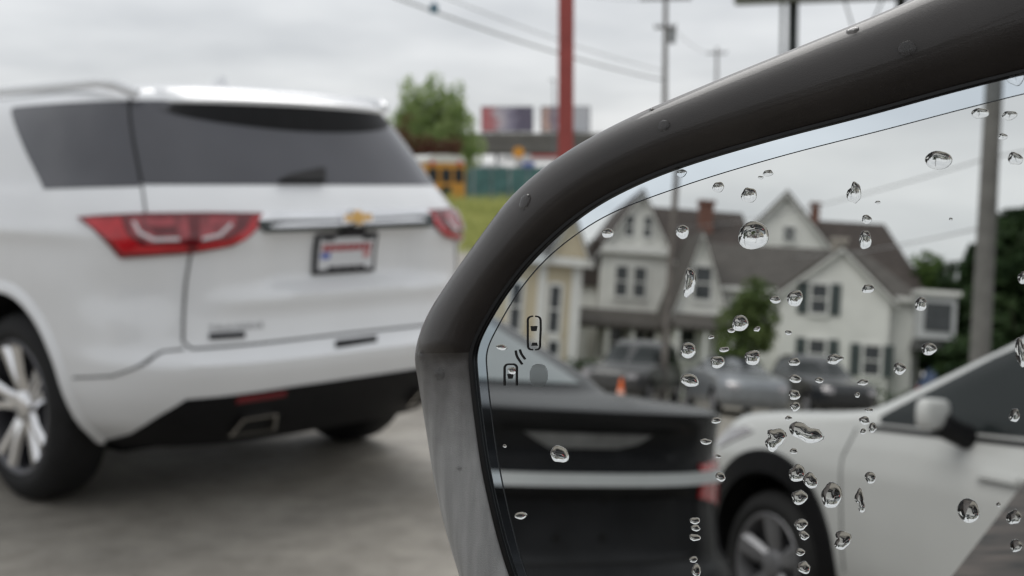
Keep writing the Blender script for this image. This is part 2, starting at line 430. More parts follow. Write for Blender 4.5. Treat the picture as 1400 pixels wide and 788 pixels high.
def make_wheel(parent, sg, xo, cy, r, rim, width, spokes=5, double=True, rim_mat=None, rot=0.3, detail=True, barrel=None):
    n = 48 if detail else 20
    vs, fs = lathe([(.035, rim*.96), (.012, rim*1.01), (.0, rim+.35*(r-rim)), (.008, r-.05), (.03, r-.012), (.06, r), (width-.06, r), (width-.02, r-.02), (width, r-.06), (width, rim)], xo, sg, cy, r, n)
    w = mesh('wheel', vs, fs, M['tyre'], parent, True, 50)
    mb = MB(); v2, f2 = lathe([(.012, rim*1.01), (.008, rim*.99), (.014, rim*.93), (.05, rim*.90), (width*.8, rim*.86), (width*.8, .02)], xo, sg, cy, r, n)
    mesh('rim', v2, f2, barrel or rim_mat or M['alloy'], w, True, 40)
    fsp = MB()
    for k in range(spokes):
        base = 2*math.pi*k/spokes+rot
        for da in ((-.17, .17) if double else (0,)):
            t = base+da; c, s_ = math.cos(t), math.sin(t); tx, ty = -s_, c
            prof = [(.055, .05, .032), (rim*.5, .03, .024 if double else .05), (rim*.93, .012, .030 if double else .062)]
            ring = []
            for (rr, dep, hw) in prof:
                aa = t+(da*.35 if double else 0)*(rr/rim-.5)
                c2, s2 = math.cos(aa), math.sin(aa)
                for (o_, dd) in ((-hw, .02), (-hw*.55, 0), (hw*.55, 0), (hw, .02), (hw*.8, .05), (-hw*.8, .05)):
                    ring.append((xo-sg*(dep+dd-.004), cy+c2*rr-s2*o_, r+s2*rr+c2*o_))
            ff = []
            for i in range(2):
                for q in range(6): ff.append([i*6+q, i*6+(q+1) % 6, (i+1)*6+(q+1) % 6, (i+1)*6+q])
            fsp.add(ring, ff+[[0, 1, 2, 3, 4, 5]])
    fsp.build('spokes', rim_mat or M['alloy'], w, True, 30)
    v3, f3 = lathe([(.028, .001), (.03, .045), (.036, .062), (.05, .068), (.09, .07)], xo, sg, cy, r, 20)
    mesh('hub_cap', v3, f3, rim_mat or M['alloy'], w, True, 40)
    return w

def make_suv():
    def disp(t, z, p):
        x = abs(p[0]); d = 0.0
        if abs(t) < 1:
            d -= .050*(1-sstep(.33, .47, x))*sstep(.905, .955, z)*(1-sstep(1.125, 1.175, z))
            d += .020*math.exp(-((z-.885)/.035)**2)*(1-sstep(.5, .68, x))
            d -= .015*sstep(.72, .82, x)*(1-sstep(.93, .99, x))*math.exp(-((z-.93)/.09)**2)
        if abs(t) < 1.6:
            d += .010*math.exp(-((z-1.15)/.035)**2)*sstep(.9, .97, x)
        return d
    body = Body(SUV_ROWS, disp)
    t = empty('suv', (-.617, 5.12, 0), .826)
    tag(t, 'large white three-row SUV seen from behind with a plate under its tailgate bar', 'SUV')
    fn = lambda a, b, off: body.at(a, b, off)
    S = 1.6
    wheels = [(1.13, .41), (4.2, .41)]
    body_mesh('body', body, M['white_paint'], t, wheels, .485, .60)
    for sg in (-1, 1):
        for (wy, _) in wheels:
            make_wheel(t, sg, sg*.965, wy, .40, .285, .25, 5, True, M['chrome'], rot=.12, barrel=M['dark_alloy'])
            # raised lip round the arch
            vs, fs = [], []
            m = 40
            for k in range(m+1):
                a = R(-14)+(math.pi+R(28))*k/m
                for (dr, off) in ((-.004, -.02), (-.004, .012), (.03, .014), (.05, -.004)):
                    y = wy+(.485+dr)*math.cos(a); z = .41+(.485+dr)*math.sin(a)
                    vs.append(side_fn(body, sg)(y, max(.305, z), off))
            for k in range(m):
                for q in range(3): fs.append([k*4+q, k*4+q+1, (k+1)*4+q+1, (k+1)*4+q])
            mesh('arch_lip', vs, fs, M['white_paint'], t, True, 50)
    glass = patch('rear_window', fn, [(-.528, 1.335), (.515, 1.335), (.515, 1.50), (.51, 1.672), (-.528, 1.672)], M['privacy_glass'], t, .004, .012, .04, S)
    for sg in (-1, 1):
        patch('quarter_window', fn, [(sg*.533, 1.328), (sg*.835, 1.318), (sg*.90, 1.45), (sg*1.0, 1.66), (sg*.985, 1.672), (sg*.533, 1.672)], M['privacy_glass'], t, .004, .012, .04, S)
        patch('side_window', side_fn(body, sg), [(1.62, 1.32), (2.62, 1.31), (2.62, 1.66), (1.72, 1.665)], M['privacy_glass'], t, .004, .012, .06)
        patch('side_window', side_fn(body, sg), [(2.70, 1.31), (3.45, 1.31), (2.95, 1.65), (2.70, 1.66)], M['car_glass'], t, .004, .012, .06)
        strip('door_joint', side_fn(body, sg), [(2.66, 1.30), (2.66, .5), (2.6, .42)], .008, M['gap'], t)
        strip('door_joint', side_fn(body, sg), [(1.60, 1.30), (1.75, 1.0), (1.75, .75)], .008, M['gap'], t)
        pts = [(sg*(.70 if y > .65 else .66), y, z) for (y, z) in ((.60, 1.70), (.68, 1.735), (.82, 1.752), (1.9, 1.765), (2.7, 1.757), (2.8, 1.75), (2.86, 1.68))]
        MB().tube(pts, [.02, .024, .022, .022, .022, .024, .02], 10).build('roof_rail', M['white_paint'], t, True)
    strip('pillar_joint', fn, [(-.5305, 1.68), (-.5305, 1.34)], .010, M['well'], glass, .0055, S)
    for sg in (-1, 1): strip('tailgate_joint', fn, [(sg*.5305, 1.332), (sg*.528, 1.225)], .007, M['gap'], t, .003, S)
    # windscreen (front)
    patch('windscreen', fn, [(1.62, 1.36), (2.0, 1.36), (2.0, 1.66), (1.64, 1.66)], M['car_glass'], t, .004, .01, .05, S)
    patch('windscreen', fn, [(-1.62, 1.36), (-2.0, 1.36), (-2.0, 1.66), (-1.64, 1.66)], M['car_glass'], t, .004, .01, .05, S)
    # spoiler over the glass: white top, black underside
    n = 41; vt, ft, vu, fu = [], [], [], []
    for k in range(n):
        q = -1+2*k/(n-1); tt = q*.475
        e = (1-abs(q)**3.5)
        root = body.at(tt, 1.722, .004); tipz = 1.683-.012*abs(q)**2
        b0 = body.at(tt, 1.672-.115*(1-q*q)**.45, .006); nrm = body.nrm(tt, 1.70)
        base = body.at(tt, 1.69, 0)
        tip = (base[0]+nrm[0]*.13*e, base[1]+nrm[1]*.13*e, tipz)
        mid = tuple((root[i]+tip[i])/2+(0, 0, .008)[i] for i in range(3))
        tb = (tip[0], tip[1]+.004, tip[2]-.016*e-.002)
        vt += [root, mid, tip, tb]; vu += [tb, tuple((tb[i]+b0[i])/2+(0, 0, .01*e)[i] for i in range(3)), b0]
    for k in range(n-1):
        for q in range(3): ft.append([k*4+q, k*4+q+1, (k+1)*4+q+1, (k+1)*4+q])
        for q in range(2): fu.append([k*3+q, k*3+q+1, (k+1)*3+q+1, (k+1)*3+q])
    sp = mesh('spoiler', vt, ft, M['white_paint'], t, True, 50); mesh('spoiler_underside', vu, fu, M['trim'], sp, True, 50)
    # lamps
    lamp = [(-.70, 1.207), (-.62, 1.216), (-.53, 1.222), (-.40, 1.224), (-.265, 1.220), (-.282, 1.175), (-.305, 1.14), (-.345, 1.102), (-.426, 1.077), (-.572, 1.056), (-.60, 1.10), (-.65, 1.165)]
    for sg in (-1, 1):
        po = [(-sg*a, b) for a, b in lamp]
        tl = patch('tail_lamp', fn, po, M['dark_red_lens'], t, .014, .03, .03, S)
        tl['label'] = 'red tail lamp wrapping round the rear corner'
        patch('red_lens', fn, [(-sg*a, b) for a, b in [(-.675, 1.200), (-.58, 1.205), (-.565, 1.15), (-.53, 1.105), (-.44, 1.108), (-.435, 1.09), (-.565, 1.075), (-.60, 1.125)]], M['red_lens'], tl, .018, .004, .03, S)
        patch('red_lens', fn, [(-sg*a, b) for a, b in [(-.30, 1.205), (-.275, 1.212), (-.292, 1.165), (-.32, 1.125), (-.36, 1.105), (-.418, 1.092), (-.418, 1.108), (-.355, 1.125), (-.32, 1.16)]], M['red_lens'], tl, .018, .004, .03, S)
        patch('clear_lens', fn, [(-sg*a, b) for a, b in [(-.56, 1.20), (-.44, 1.205), (-.435, 1.135), (-.455, 1.118), (-.515, 1.115), (-.55, 1.15)]], M['smoked_lens'], tl, .018, .004, .02, S)
        patch('clear_lens', fn, [(-sg*a, b) for a, b in [(-.415, 1.205), (-.335, 1.205), (-.345, 1.165), (-.37, 1.13), (-.415, 1.118)]], M['smoked_lens'], tl, .018, .004, .02, S)
        for ln in ([(-.55, 1.19), (-.535, 1.15), (-.505, 1.128), (-.455, 1.13)], [(-.41, 1.13), (-.375, 1.142), (-.35, 1.18)]): strip('light_guide', fn, [(-sg*a, b) for a, b in ln], .011, M['plate_white'], tl, .0215, S)
        ru = [(-sg*a, b) for a, b in [(-.52, 1.172), (-.46, 1.172), (-.46, 1.145), (-.50, 1.142)]]
        patch('lamp_reflector', fn, ru, M['dark_red_lens'], tl, .020, .004, .02, S)
    bar = patch('chrome_bar', fn, [(-.272, 1.222), (.272, 1.222), (.285, 1.19), (.25, 1.172), (-.25, 1.165), (-.292, 1.18)], M['chrome'], t, .02, .03, .03, S)
    patch('bar_shadow_strip', fn, [(-.295, 1.190), (-.20, 1.192), (0, 1.190), (.20, 1.198), (.290, 1.200), (.28, 1.152), (-.27, 1.148)], M['bar_shade'], bar, .023, .02, .03, S)  # shade on the bar's lower half, painted as a dark strip
    # bow-tie emblem
    rf = rear_fn(body)
    bow = [(-.10, -.022), (-.03, -.022), (-.022, -.036), (.032, -.036), (.026, -.018), (.10, -.018), (.10, .020), (.03, .020), (.024, .036), (-.030, .036), (-.024, .018), (-.10, .018)]
    em = patch('emblem', rf, [(x*.82, 1.192+y*.85) for x, y in bow], M['chrome'], t, .034, .016, .02)
    patch('emblem_face', rf, [(x*.70+.003, 1.192+y*.64) for x, y in bow], M['gold'], em, .038, .004, .02)
    patch('camera_pod', rf, [(-.06, 1.128), (.07, 1.128), (.06, 1.158), (-.05, 1.158)], M['trim'], t, .03, .03, .03)
    # licence plate, in a dark frame with writing on it that the blur leaves unreadable
    fr = patch('plate_frame', rf, [(-.165, .965), (.165, .965), (.165, 1.128), (-.165, 1.128)], M['ink_dark'], t, .016, .02, .04)
    patch('licence_plate', rf, [(-.146, .984), (.146, .984), (.146, 1.110), (-.146, 1.110)], M['plate_white'], fr, .020, .004, .04)
    x = -.132
    for wd in (.02, .028, .018, .03, .024, .03, .02, .026, .016):
        patch('plate_mark', rf, [(x, 1.057), (x+wd, 1.058), (x+wd, 1.082), (x, 1.080)], M['ink_red'], fr, .0225, .002, .03); x += wd+.006
    patch('plate_mark', rf, [(-.136, 1.028), (-.088, 1.028), (-.088, 1.052), (-.136, 1.052)], M['ink_blue'], fr, .0225, .002, .03)
    patch('plate_mark', rf, [(.09, 1.028), (.125, 1.03), (.125, 1.055), (.09, 1.052)], mat('ink_pink', (.62, .25, .25), .5, var=.1), fr, .0225, .002, .03)
    for (a, b) in ((-.095, -.05), (-.042, .0), (.008, .05), (.058, .10)):
        patch('plate_mark', rf, [(a, .972), (b, .972), (b, .996), (a, .996)], M['ink_dark'], fr, .0228, .002, .03)
    for sx_ in (-1, 1):
        patch('plate_mark', rf, [(sx_*.075, 1.098), (sx_*.135, 1.098), (sx_*.135, 1.122), (sx_*.075, 1.122)], M['ink_dark'], fr, .0228, .002, .03)
    # wiper foot, joints, bumper
    patch('wiper', fn, [(-.205, 1.338), (-.17, 1.36), (-.05, 1.392), (-.035, 1.387), (-.055, 1.338)], M['trim'], t, .03, .03, .03, S)
    strip('tailgate_joint', fn, [(-.428, 1.075), (-.436, .9), (-.445, .74), (-.43, .712), (-.2, .718), (0, .72), (.2, .718), (.43, .712), (.445, .74), (.436, .9), (.428, 1.075)], .009, M['gap'], t, .003, S)
    for sg in (-1, 1):
        strip('bumper_joint', fn, [(sg*.445, .712), (sg*.489, .705), (sg*.572, .642), (sg*.62, .61), (sg*.74, .585)], .008, M['gap'], t, .003, S)
        patch('rear_reflector', fn, [(sg*.348, .497), (sg*.228, .505), (sg*.228, .522), (sg*.345, .518)], M['dark_red_lens'], t, .014, .01, .03, S)
        # exhaust tip: a hollow trapezoid tube
        ring = [(.355, .372), (.235, .375), (.245, .447), (.33, .442)]
        vs, fs = [], []
        for (k, off, dy) in ((1.0, .02, 0), (1.0, .035, 0), (.84, .035, 0), (.84, -.10, 0)):
            cx = sum(p[0] for p in ring)/4; cz = sum(p[1] for p in ring)/4
            for (a, b) in ring: vs.append(body.at(sg*(cx+(a-cx)*k), cz+(b-cz)*k, off))
        for i in range(3):
            for q in range(4): fs.append([i*4+q, i*4+(q+1) % 4, (i+1)*4+(q+1) % 4, (i+1)*4+q])
        ex = mesh('exhaust_tip', vs, fs, M['exhaust'], t)
        mesh('exhaust_bore', vs[8:12] and [body.at(sg*(.29+(a-.29)*.84), .41+(b-.41)*.84, .012) for a, b in ring], [[0, 1, 2, 3]], M['well'], ex)
    patch('lower_bumper', fn, [(-.66, .305), (-.572, .362), (-.50, .46), (-.452, .52), (-.2, .535), (.2, .535), (.452, .52), (.50, .46), (.572, .362), (.66, .305)], M['trim'], t, .005, .012, .05, S)
    patch('tow_cover', fn, [(-.085, .672), (.06, .676), (.075, .698), (-.07, .696)], M['trim'], t, .004, .008, .03, S)
    # model lettering and dealer badge on the tailgate
    cu = bpy.data.curves.new('lettering', 'FONT'); cu.body = 'TRAVERSE'; cu.size = .032; cu.space_character = 1.25
    to = bpy.data.objects.new('tmp', cu); COL.objects.link(to); bpy.context.view_layer.update()
    tm = bpy.data.meshes.new_from_object(to.evaluated_get(bpy.context.evaluated_depsgraph_get())); bpy.data.objects.remove(to)
    for v in tm.vertices: v.co = rf(-.655+v.co.x*1.25, .775+v.co.y, .007)
    link('lettering', tm, M['letter_grey'], t)
    patch('dealer_badge', rf, [(-.655, .742), (-.52, .742), (-.52, .768), (-.655, .768)], M['ink_dark'], t, .006, .006, .03)
    # shark-fin aerial
    MB().add([(0, .92, 1.76), (.025, 1.0, 1.76), (0, 1.16, 1.76), (-.025, 1.0, 1.76), (0, .95, 1.835), (0, .99, 1.835)], [[0, 1, 5, 4], [1, 2, 5], [0, 4, 3], [3, 4, 5, 2], [0, 3, 2, 1]]).build('aerial', M['white_paint'], t)
    # underside pan keeps daylight from showing under the floor
    MB().box((-.68, .75, .22), (.68, 4.7, .33)).build('underbody', M['well'], t)
    return t
make_suv()

# ------------------------------------------------------------------ vegetation
def leaf_mat(name, c, c2):
    m = mat(name, c, .6, col2=c2, scale=1.2, spec=.25, coords='Object')
    nt = m.node_tree; b = nt.nodes['Principled BSDF']; o = nt.nodes['Material Output']
    t = nt.nodes.new('ShaderNodeBsdfTranslucent'); x = nt.nodes.new('ShaderNodeMixShader'); x.inputs[0].default_value = .4
    nt.links.new(b.inputs['Base Color'].links[0].from_socket, t.inputs['Color'])
    nt.links.new(b.outputs[0], x.inputs[1]); nt.links.new(t.outputs[0], x.inputs[2]); nt.links.new(x.outputs[0], o.inputs['Surface'])
    return m
M['leaf_green'] = leaf_mat('leaf_green', (.035, .075, .018), (.11, .17, .045))
M['leaf_bright'] = leaf_mat('leaf_bright', (.20, .30, .09), (.46, .56, .25))
M['leaf_dark'] = leaf_mat('leaf_dark', (.018, .04, .016), (.05, .085, .03))
M['leaf_red'] = leaf_mat('leaf_red', (.10, .04, .03), (.17, .075, .05))
M['bark'] = mat('bark', (.07, .055, .045), .9, var=.3, scale=8, bump=.4, bscale=20)
M['grass'] = leaf_mat('grass', (.26, .30, .085), (.55, .55, .21))
def foliage(name, blobs, n, size, material, parent, seed=1):
    """leaf faces spread through several ellipsoid clumps: blobs of (centre, radii)"""
    rnd = random.Random(seed); vs, fs = [], []
    vol = [b[1][0]*b[1][1]*b[1][2] for b in blobs]; tot = sum(vol)
    for (c, r), w in zip(blobs, vol):
        for _ in range(max(12, int(n*w/tot))):
            while True:
                q = Vector((rnd.uniform(-1, 1), rnd.uniform(-1, 1), rnd.uniform(-1, 1)))
                if .25 < q.length < 1: break
            if mnoise.noise(Vector(c)*.7+q*2.2+Vector((seed, 0, 0))) < -.18: continue
            p = Vector((c[0]+q.x*r[0], c[1]+q.y*r[1], c[2]+q.z*r[2]))
            nrm = (q+Vector((rnd.gauss(0, .5), rnd.gauss(0, .5), rnd.gauss(.3, .5)))).normalized()
            a = nrm.cross(Vector((rnd.gauss(0, 1), rnd.gauss(0, 1), rnd.gauss(0, 1)))).normalized(); b = nrm.cross(a)
            s = size*rnd.uniform(.6, 1.3); k = len(vs)
            vs += [p+a*s, p+b*s*.55, p-a*s, p-b*s*.55+nrm*s*.15]; fs.append([k, k+1, k+2, k+3])
    return mesh(name, vs, fs, material, parent, recalc=False)
def tree(name, label, cat, fr, h, width, depth, material, n=3500, leaf=.16, trunk=.16, seed=1, peaks=None, low=.25, group=None):
    t = empty(name, fr.O); rnd = random.Random(seed)
    blobs = []
    tr = MB(); tr.tube([(0, 0, -.05), (.03, 0, h*.3), (-.04, .03, h*.62), (0, 0, h*.85)], [trunk, trunk*.75, trunk*.45, trunk*.12], 9)
    for i in range(9):
        a = rnd.uniform(0, 6.28); z = h*rnd.uniform(.25, .62); l = rnd.uniform(.4, .8)
        tr.tube([(0, 0, z), (math.cos(a)*width*.22*l, math.sin(a)*depth*.22*l, z+h*.12), (math.cos(a)*width*.42*l, math.sin(a)*depth*.42*l, z+h*.24)], [trunk*.35, trunk*.2, trunk*.06], 6)
    tr.build('trunk', M['bark'], t, True)
    if peaks:
        for (u, z, ru, rz) in peaks: blobs.append((tuple(fr.p(u, rnd.uniform(-.3, .3)*depth*.4, z)), (ru, ru, rz)))
    else:
        for i in range(16):
            a = rnd.uniform(0, 6.28); q = rnd.uniform(.1, .75); zz = rnd.uniform(low, .92)
            env = math.sin(min(1, max(.12, (1-zz)*1.5+.1))*math.pi/2)
            k = rnd.uniform(.16, .27)
            blobs.append(((math.cos(a)*width*.5*q*env, math.sin(a)*depth*.5*q*env, h*zz), (width*k, depth*k, h*k*.6)))
    foliage('crown', blobs, n, leaf, material, t, seed)
    return tag(t, label, cat, group)

# ------------------------------------------------------------------ behind the SUV
def grass_bank():
    rnd = random.Random(5)
    def hgt(x, y): return .42*sstep(26, 46, y)*(1-.35*sstep(56, 66, y))+.12*mnoise.noise(Vector((x*.3, y*.3, 0)))*sstep(26, 30, y)
    xs = lin(-24, 14, 39); ys = lin(25.5, 66, 36); vs, fs = [], []
    for y in ys:
        for x in xs: vs.append((x, y, hgt(x, y)+.004 if y < 65.5 else -.02))
    nx = len(xs)
    for j in range(len(ys)-1):
        for i in range(nx-1): fs.append([j*nx+i, j*nx+i+1, (j+1)*nx+i+1, (j+1)*nx+i])
    g = mesh('grass_bank', vs, fs, mat('soil', (.20, .21, .075), .9, var=.3, scale=2), None, True)
    tag(g, 'low grassy bank rising behind the white SUV', None, None, 'structure')
    vs, fs = [], []
    for i in range(26000):
        y = rnd.uniform(26.5, 60); x = rnd.uniform(-5.5, 3) if i % 3 else rnd.uniform(-20, 12)
        z = hgt(x, y); hh = rnd.uniform(.10, .32)*(1+.9*max(0, mnoise.noise(Vector((x*.5, y*.5, 3))))); w = .03
        if y > 44 and rnd.random() < .16: hh *= 2.3; w = .05
        dx, dy = rnd.gauss(0, .1), rnd.gauss(0, .1); k = len(vs); a = rnd.uniform(0, 3.14)
        vs += [(x-w*math.cos(a), y-w*math.sin(a), z), (x+w*math.cos(a), y+w*math.sin(a), z), (x+dx, y+dy, z+hh)]; fs.append([k, k+1, k+2])
    tag(mesh('long_grass', vs, fs, M['grass'], None, recalc=False), 'long yellow-green grass and weeds on the bank', 'grass', None, 'stuff')
grass_bank()

def school_bus():
    fr = DFrame(610, 68, R(30)); t = empty('school_bus', fr.O)
    tag(t, 'yellow school bus with a white roof half hidden behind the white SUV', 'bus')
    yel = mat('bus_yellow', (.62, .29, .03), .4, coat=.3, var=.06); wh = mat('bus_roof', (.74, .74, .72), .5, var=.05); blk = M['trim']
    W2, Lb = 1.22, 9.0                    # u: across its end face; the length runs away along v
    zb, zt = .62, 2.72
    MB(fr).box((-W2, 0, zb), (W2, Lb, zt)).build('body', yel, t)
    roof = [(-W2-.01, zt), (-W2+.02, zt+.2), (-W2+.3, zt+.38), (0, zt+.45), (W2-.3, zt+.38), (W2-.02, zt+.2), (W2+.01, zt)]
    MB(fr).prism(roof, 'v', -.02, Lb+.02).build('roof', wh, t)
    for k in range(9):
        v0 = .7+k*.92
        for sg in (-1, 1):
            a, b = sorted((sg*(W2-.02), sg*(W2+.012)))
            MB(fr).box((a, v0, 1.75), (b, v0+.74, 2.45)).build('window', M['car_glass'], t)
    for sg in (-1, 1):
        a, b = sorted((sg*(W2-.02), sg*(W2+.02)))
        for z in (.95, 1.3, 1.62): MB(fr).box((a, .02, z), (b, Lb-.02, z+.06)).build('rub_rail', blk, t)
    dr = MB(fr).box((-.42, -.03, .8), (.42, .01, 2.5)).build('rear_door', yel, t)
    MB(fr).box((-.32, -.045, 1.65), (.32, -.028, 2.4)).build('pane', M['car_glass'], dr)
    MB(fr).box((-.32, -.045, .95), (.32, -.028, 1.45)).build('pane', M['car_glass'], dr)
    for sg in (-1, 1):
        MB(fr).box((min(sg*.52, sg*1.1), -.03, 1.65), (max(sg*.52, sg*1.1), .01, 2.42)).build('rear_window', M['car_glass'], t)
        MB(fr).box((min(sg*.72, sg*.98), -.05, 2.58), (max(sg*.72, sg*.98), .01, 2.82)).build('signal_lamp', M['red_lens'], t)
        for vv in (2.2, 7.4):
            MB(fr).tube([(sg*(W2-.02), vv, .5), (sg*(W2-.32), vv, .5)], .5, 20).build('wheel', M['tyre'], t, True)
    MB(fr).box((-W2-.03, -.14, .48), (W2+.03, 0, .72)).build('bumper', blk, t)
school_bus()

pk = []
f0 = DFrame(595, 84)
for (px, y, ru, rz) in ((560, 130, .75, 1.3), (565, 165, 1.2, 1.5), (597, 128, .7, 1.5), (600, 165, 1.1, 1.5), (628, 135, .6, 1.4), (630, 175, 1.0, 1.5), (650, 205, .8, 1.2), (580, 205, 1.6, 1.4), (620, 215, 1.5, 1.3), (545, 175, .9, 1.2), (578, 152, 1.2, 1.7), (613, 160, 1.2, 1.7), (590, 188, 1.9, 1.6), (588, 118, .35, .8), (612, 140, .6, 1.2), (645, 170, .4, .8)):
    pk.append((f0.u(px), f0.z(y), ru, rz))
tree('leafy_tree', 'bushy green tree with several upright leaders behind the school bus', 'tree', f0, 8.2, 6.5, 4.5, M['leaf_bright'], 16000, .15, .2, 3, pk)
f1 = DFrame(560, 80); t = empty('copper_shrub', f1.O)
MB().tube([(0, 0, -.05), (.1, 0, 1.2), (0, .1, 3.0)], [.12, .09, .03], 8).build('trunk', M['bark'], t, True)
foliage('crown', [(tuple(f1.p(f1.u(a), 0, f1.z(b))), (r_, r_, r2)) for a, b, r_, r2 in ((558, 165, .45, .45), (548, 190, .9, .8), (575, 200, 1.2, .8), (600, 205, 1.0, .7), (620, 200, .8, .7), (545, 215, 1.2, 1.0))], 2600, .12, M['leaf_red'], t, 9)
tag(t, 'copper-red leaved shrub growing in front of the green tree', 'shrub')

def mesh_fence():
    fr = DFrame(672, 92, R(4)); t = empty('screen_fence', fr.O)
    tag(t, 'teal screen fence standing beyond the grass bank', 'fence')
    teal = mat('teal_screen', (.10, .21, .20), .8, var=.25, scale=1.5); post = mat('fence_post', (.25, .27, .27), .6, metal=.3, var=.1)
    for k in range(-4, 6):
        u = k*1.35
        MB(fr).tube([(u, 0, -.1), (u, 0, 3.0)], .05, 8).build('post', post, t, True)
        if k < 5: MB(fr).box((u+.06, -.02, .25), (u+1.29, .01, 2.85)).build('screen_panel', teal, t)
    MB(fr).tube([(-5.4, .0, 2.92), (6.75, 0, 2.92)], .04, 8).build('top_rail', post, t, True)
mesh_fence()

def overpass():
    fr = DFrame(740, 150); t = empty('overpass', fr.O)
    tag(t, 'dark grey concrete overpass crossing behind the billboards', 'bridge')
    con = mat('concrete_dark', (.17, .165, .15), .85, var=.15, scale=.5); con2 = mat('concrete', (.30, .29, .27), .85, var=.12, scale=.5)
    zt, zb = fr.z(186), fr.z(209)
    MB(fr).box((-60, 0, zb), (60, 11, zt)).build('deck', con, t)
    for v in (-.12, 11.0): MB(fr).box((-60, v, zt-.5), (60, v+.12, zt+.25)).build('parapet', con, t)
    for u in (-44, -26, -9.5, 11, 28, 46):
        MB(fr).box((u-.7, 2, -.1), (u+.7, 9, zb)).build('pier', con2, t)
overpass()
def ad_mat(name, bands):
    m = bpy.data.materials.new(name); m.use_nodes = True; nt = m.node_tree; b = nt.nodes['Principled BSDF']; b.inputs['Roughness'].default_value = .6
    tc = nt.nodes.new('ShaderNodeTexCoord'); sp = nt.nodes.new('ShaderNodeSeparateXYZ'); nt.links.new(tc.outputs['Generated'], sp.inputs[0])
    nz = nt.nodes.new('ShaderNodeTexNoise'); nz.inputs['Scale'].default_value = 3.2; nt.links.new(tc.outputs['Generated'], nz.inputs['Vector'])
    ad = nt.nodes.new('ShaderNodeMath'); ad.operation = 'MULTIPLY_ADD'; ad.inputs[1].default_value = .5; nt.links.new(nz.outputs['Fac'], ad.inputs[0]); nt.links.new(sp.outputs['X'], ad.inputs[2])
    r = nt.nodes.new('ShaderNodeValToRGB'); r.color_ramp.interpolation = 'EASE'
    while len(r.color_ramp.elements) < len(bands): r.color_ramp.elements.new(.5)
    for e, (p, c) in zip(r.color_ramp.elements, bands): e.position = p; e.color = (*c, 1)
    nt.links.new(ad.outputs[0], r.inputs['Fac']); nt.links.new(r.outputs['Color'], b.inputs['Base Color'])
    return m
def billboard(x0, x1, y0, y1, rng, label, face, legs):
    fr = DFrame((x0+x1)/2, rng); t = empty('billboard', fr.O); tag(t, label, 'billboard', 'billboards above the overpass')
    st = mat('billboard_steel', (.10, .10, .11), .6, metal=.4, var=.1)
    a, b, zt, zb = fr.u(x0), fr.u(x1), fr.z(y0), fr.z(y1)
    MB(fr).box((a, 0, zb), (b, .5, zt)).build('frame', st, t)
    MB(fr).box((a+.12, -.04, zb+.12), (b-.12, 0, zt-.12)).build('poster_panel', face, t)
    MB(fr).box((a, -.9, zb-.18), (b, -.05, zb-.1)).build('catwalk', mat('catwalk', (.5, .5, .48), .6, var=.1), t)
    for q in legs: MB(fr).tube([(a+(b-a)*q, .3, -.1), (a+(b-a)*q, .3, zb+.2)], .25, 10).build('post', st, t, True)
billboard(658, 729, 147, 181, 172, 'left of two billboards over the overpass, red at its left edge', ad_mat('poster_red', [(0, (.72, .12, .13)), (.42, (.62, .24, .25)), (.58, (.66, .60, .64)), (.78, (.38, .35, .44)), (1.0, (.18, .16, .22))]), (.3, .7))
billboard(739, 806, 147, 181, 172, 'right of two billboards over the overpass, partly behind the red pole', ad_mat('poster_pale', [(0, (.20, .17, .23)), (.35, (.72, .50, .42)), (.5, (.36, .28, .34)), (.72, (.78, .78, .80)), (.95, (.66, .67, .70))]), (.35, .7))

def station():
    fr = DFrame(735, 112, R(10)); t = empty('fuel_canopy', fr.O); tag(t, 'white canopy with a red edge band under the overpass', 'canopy')
    wh = mat('canopy_white', (.72, .72, .72), .5, var=.05); rd = mat('canopy_red', (.50, .06, .06), .5, var=.1)
    zt = fr.z(212)
    MB(fr).box((-2.4, 0, zt-.5), (9, 7, zt)).build('canopy', wh, t); MB(fr).box((-.6, -.04, zt-.24), (9.03, 7.03, zt+.02)).build('edge_band', rd, t)
    for u in (-1.2, 4, 8): MB(fr).box((u-.18, 3, -.05), (u+.18, 3.4, zt-.4)).build('post', wh, t)
    f2 = DFrame(709, 108); s = empty('round_sign', f2.O); tag(s, 'round orange sign on a thin post left of the red pole', 'sign')
    MB(f2).tube([(0, 0, -.05), (0, 0, f2.z(216))], .07, 8).build('post', wh, s, True)
    MB(f2).tube([(0, -.15, f2.z(209)), (0, .15, f2.z(209))], .5, 20).build('face', mat('sign_orange', (.75, .34, .05), .5, var=.05), s, True)
    f3 = DFrame(722, 104); s = empty('banner', f3.O); tag(s, 'small blue and white banner sign below the round orange sign', 'banner')
    MB(f3).tube([(-.5, 0, -.05), (-.5, 0, 3.6)], .05, 8).build('post', wh, s, True); MB(f3).tube([(.5, 0, -.05), (.5, 0, 3.6)], .05, 8).build('post', wh, s, True)
    MB(f3).box((-.5, -.05, 1.1), (.5, .05, 2.3)).build('panel', wh, s); MB(f3).box((-.5, -.06, 2.32), (.5, .06, 3.5)).build('panel', mat('banner_blue', (.10, .16, .50), .5, var=.1), s)
station()

